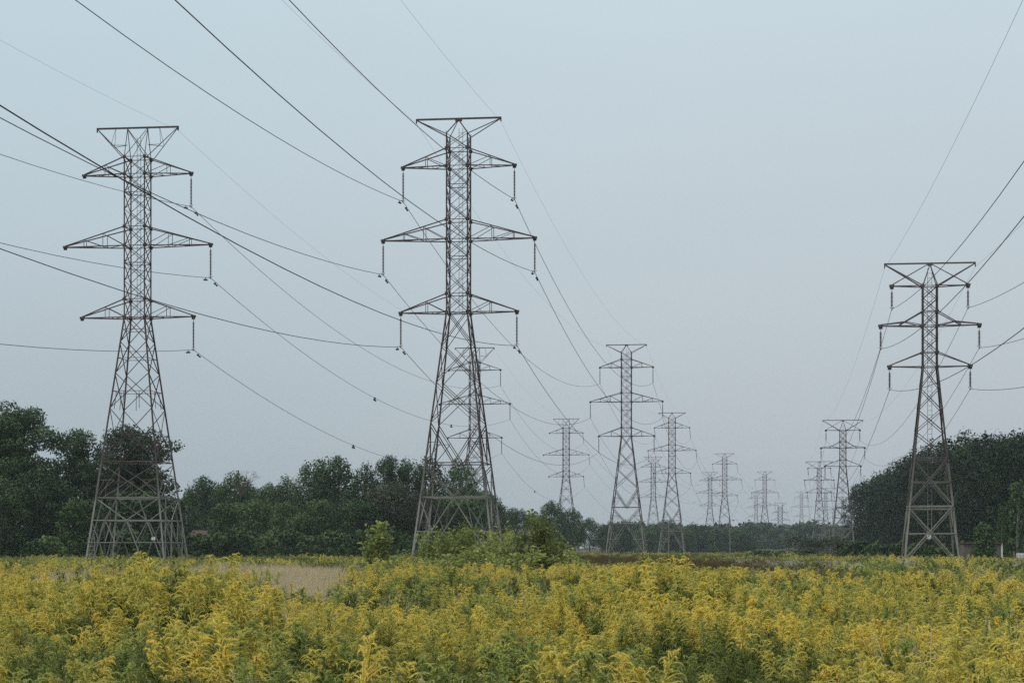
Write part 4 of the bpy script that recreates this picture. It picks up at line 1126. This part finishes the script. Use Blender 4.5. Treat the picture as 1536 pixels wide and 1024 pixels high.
# the 300 plants that show largest are objects of their own
inview = (abs(X) < .262 * Y_) & (819 + 3000 * (2 - Z - 1.25 * HH) / Y_ < 1030)
isg = np.isin(K, IDX['gold0'] + IDX['bud0'])
cand = np.where(inview & isg)[0]; cand = cand[np.argsort(Y_[cand])][:300]
near_me = {}
for i, kname in enumerate(PROT):
    if kname in ('gold0', 'bud0'):
        sd = (100 + IDX['gold0'].index(i)) if kname == 'gold0' else 120 + IDX['bud0'].index(i)
        st, pq = NEAR[sd - 100] if kname == 'gold0' else goldenrod(sd, 1.2, 'g', 0, True, .30, .07)
        near_me[i] = (quad_mesh('leafy_stem', np.array(st), st_m), quad_mesh('flower_plume', np.array(pq), pe if kname == 'gold0' else pg), kname)
for i in cand:
    a, b, kname = near_me[int(K[i])]
    r = empty('goldenrod_plant', (X[i], Y_[i], Z[i])); r.rotation_euler = tuple(ROT[i]); r.scale = (HH[i],) * 3
    obj('leafy_stem', a, r); obj('flower_plume', b, r)
    if kname == 'gold0': tag(r, 'goldenrod plant in full yellow bloom in the nearest foreground', 'goldenrod', 'blooming goldenrod plants in the foreground')
    else: tag(r, 'goldenrod plant with greenish half open plume in the nearest foreground', 'goldenrod', 'half open goldenrod plants in the foreground')
mask = np.ones(len(X), bool); mask[cand] = False

fm = bpy.data.meshes.new('field_points'); n = int(mask.sum()); fm.vertices.add(n)
fm.vertices.foreach_set('co', np.stack([X, Y_, Z], 1)[mask].astype(np.float32).reshape(-1))
at1 = fm.attributes.new('pick', 'INT', 'POINT'); at1.data.foreach_set('value', K[mask].astype(np.int32))
at2 = fm.attributes.new('turn', 'FLOAT_VECTOR', 'POINT'); at2.data.foreach_set('vector', ROT[mask].astype(np.float32).reshape(-1))
at3 = fm.attributes.new('size', 'FLOAT', 'POINT'); at3.data.foreach_set('value', HH[mask].astype(np.float32))
for m_ in (st_m, pe): fm.materials.append(m_)
fo = obj('goldenrod_field', fm); tag(fo, 'wide field of yellow goldenrod mixed with dry grass and green weeds', 'meadow', kind='stuff')
ng = bpy.data.node_groups.new('field', 'GeometryNodeTree')
ng.interface.new_socket('Geometry', in_out='INPUT', socket_type='NodeSocketGeometry'); ng.interface.new_socket('Geometry', in_out='OUTPUT', socket_type='NodeSocketGeometry')
gi = ng.nodes.new('NodeGroupInput'); go = ng.nodes.new('NodeGroupOutput')
ci = ng.nodes.new('GeometryNodeCollectionInfo'); ci.inputs['Collection'].default_value = col
ci.inputs['Separate Children'].default_value = True; ci.inputs['Reset Children'].default_value = True
ip = ng.nodes.new('GeometryNodeInstanceOnPoints'); ip.inputs['Pick Instance'].default_value = True
def named(nm, tp):
    a = ng.nodes.new('GeometryNodeInputNamedAttribute'); a.data_type = tp; a.inputs['Name'].default_value = nm
    return next(o for o in a.outputs if o.enabled and o.name == 'Attribute')
ng.links.new(gi.outputs[0], ip.inputs['Points']); ng.links.new(ci.outputs[0], ip.inputs['Instance'])
ng.links.new(named('pick', 'INT'), ip.inputs['Instance Index'])
e2r = ng.nodes.new('FunctionNodeEulerToRotation'); ng.links.new(named('turn', 'FLOAT_VECTOR'), e2r.inputs[0]); ng.links.new(e2r.outputs[0], ip.inputs['Rotation'])
ng.links.new(named('size', 'FLOAT'), ip.inputs['Scale'])
ng.links.new(ip.outputs[0], go.inputs[0])
md = fo.modifiers.new('field', 'NODES'); md.node_group = ng

# ------------------------------------------------------------------ evening haze over the whole scene
hz = MB(); hz.box((-1600, -450, -2.0), (1600, 2800, 60))
hm = bpy.data.materials.new('haze'); hm.use_nodes = True; ht = hm.node_tree; ht.nodes.clear()
ho = ht.nodes.new('ShaderNodeOutputMaterial'); hv = ht.nodes.new('ShaderNodeVolumePrincipled')
hv.inputs['Color'].default_value = (.78, .88, .95, 1); hv.inputs['Density'].default_value = .00012; hv.inputs['Anisotropy'].default_value = 0.0
ht.links.new(hv.outputs[0], ho.inputs['Volume'])
tag(hz.build('haze', hm), 'thin grey blue evening haze over the field and far trees', 'haze', kind='stuff')
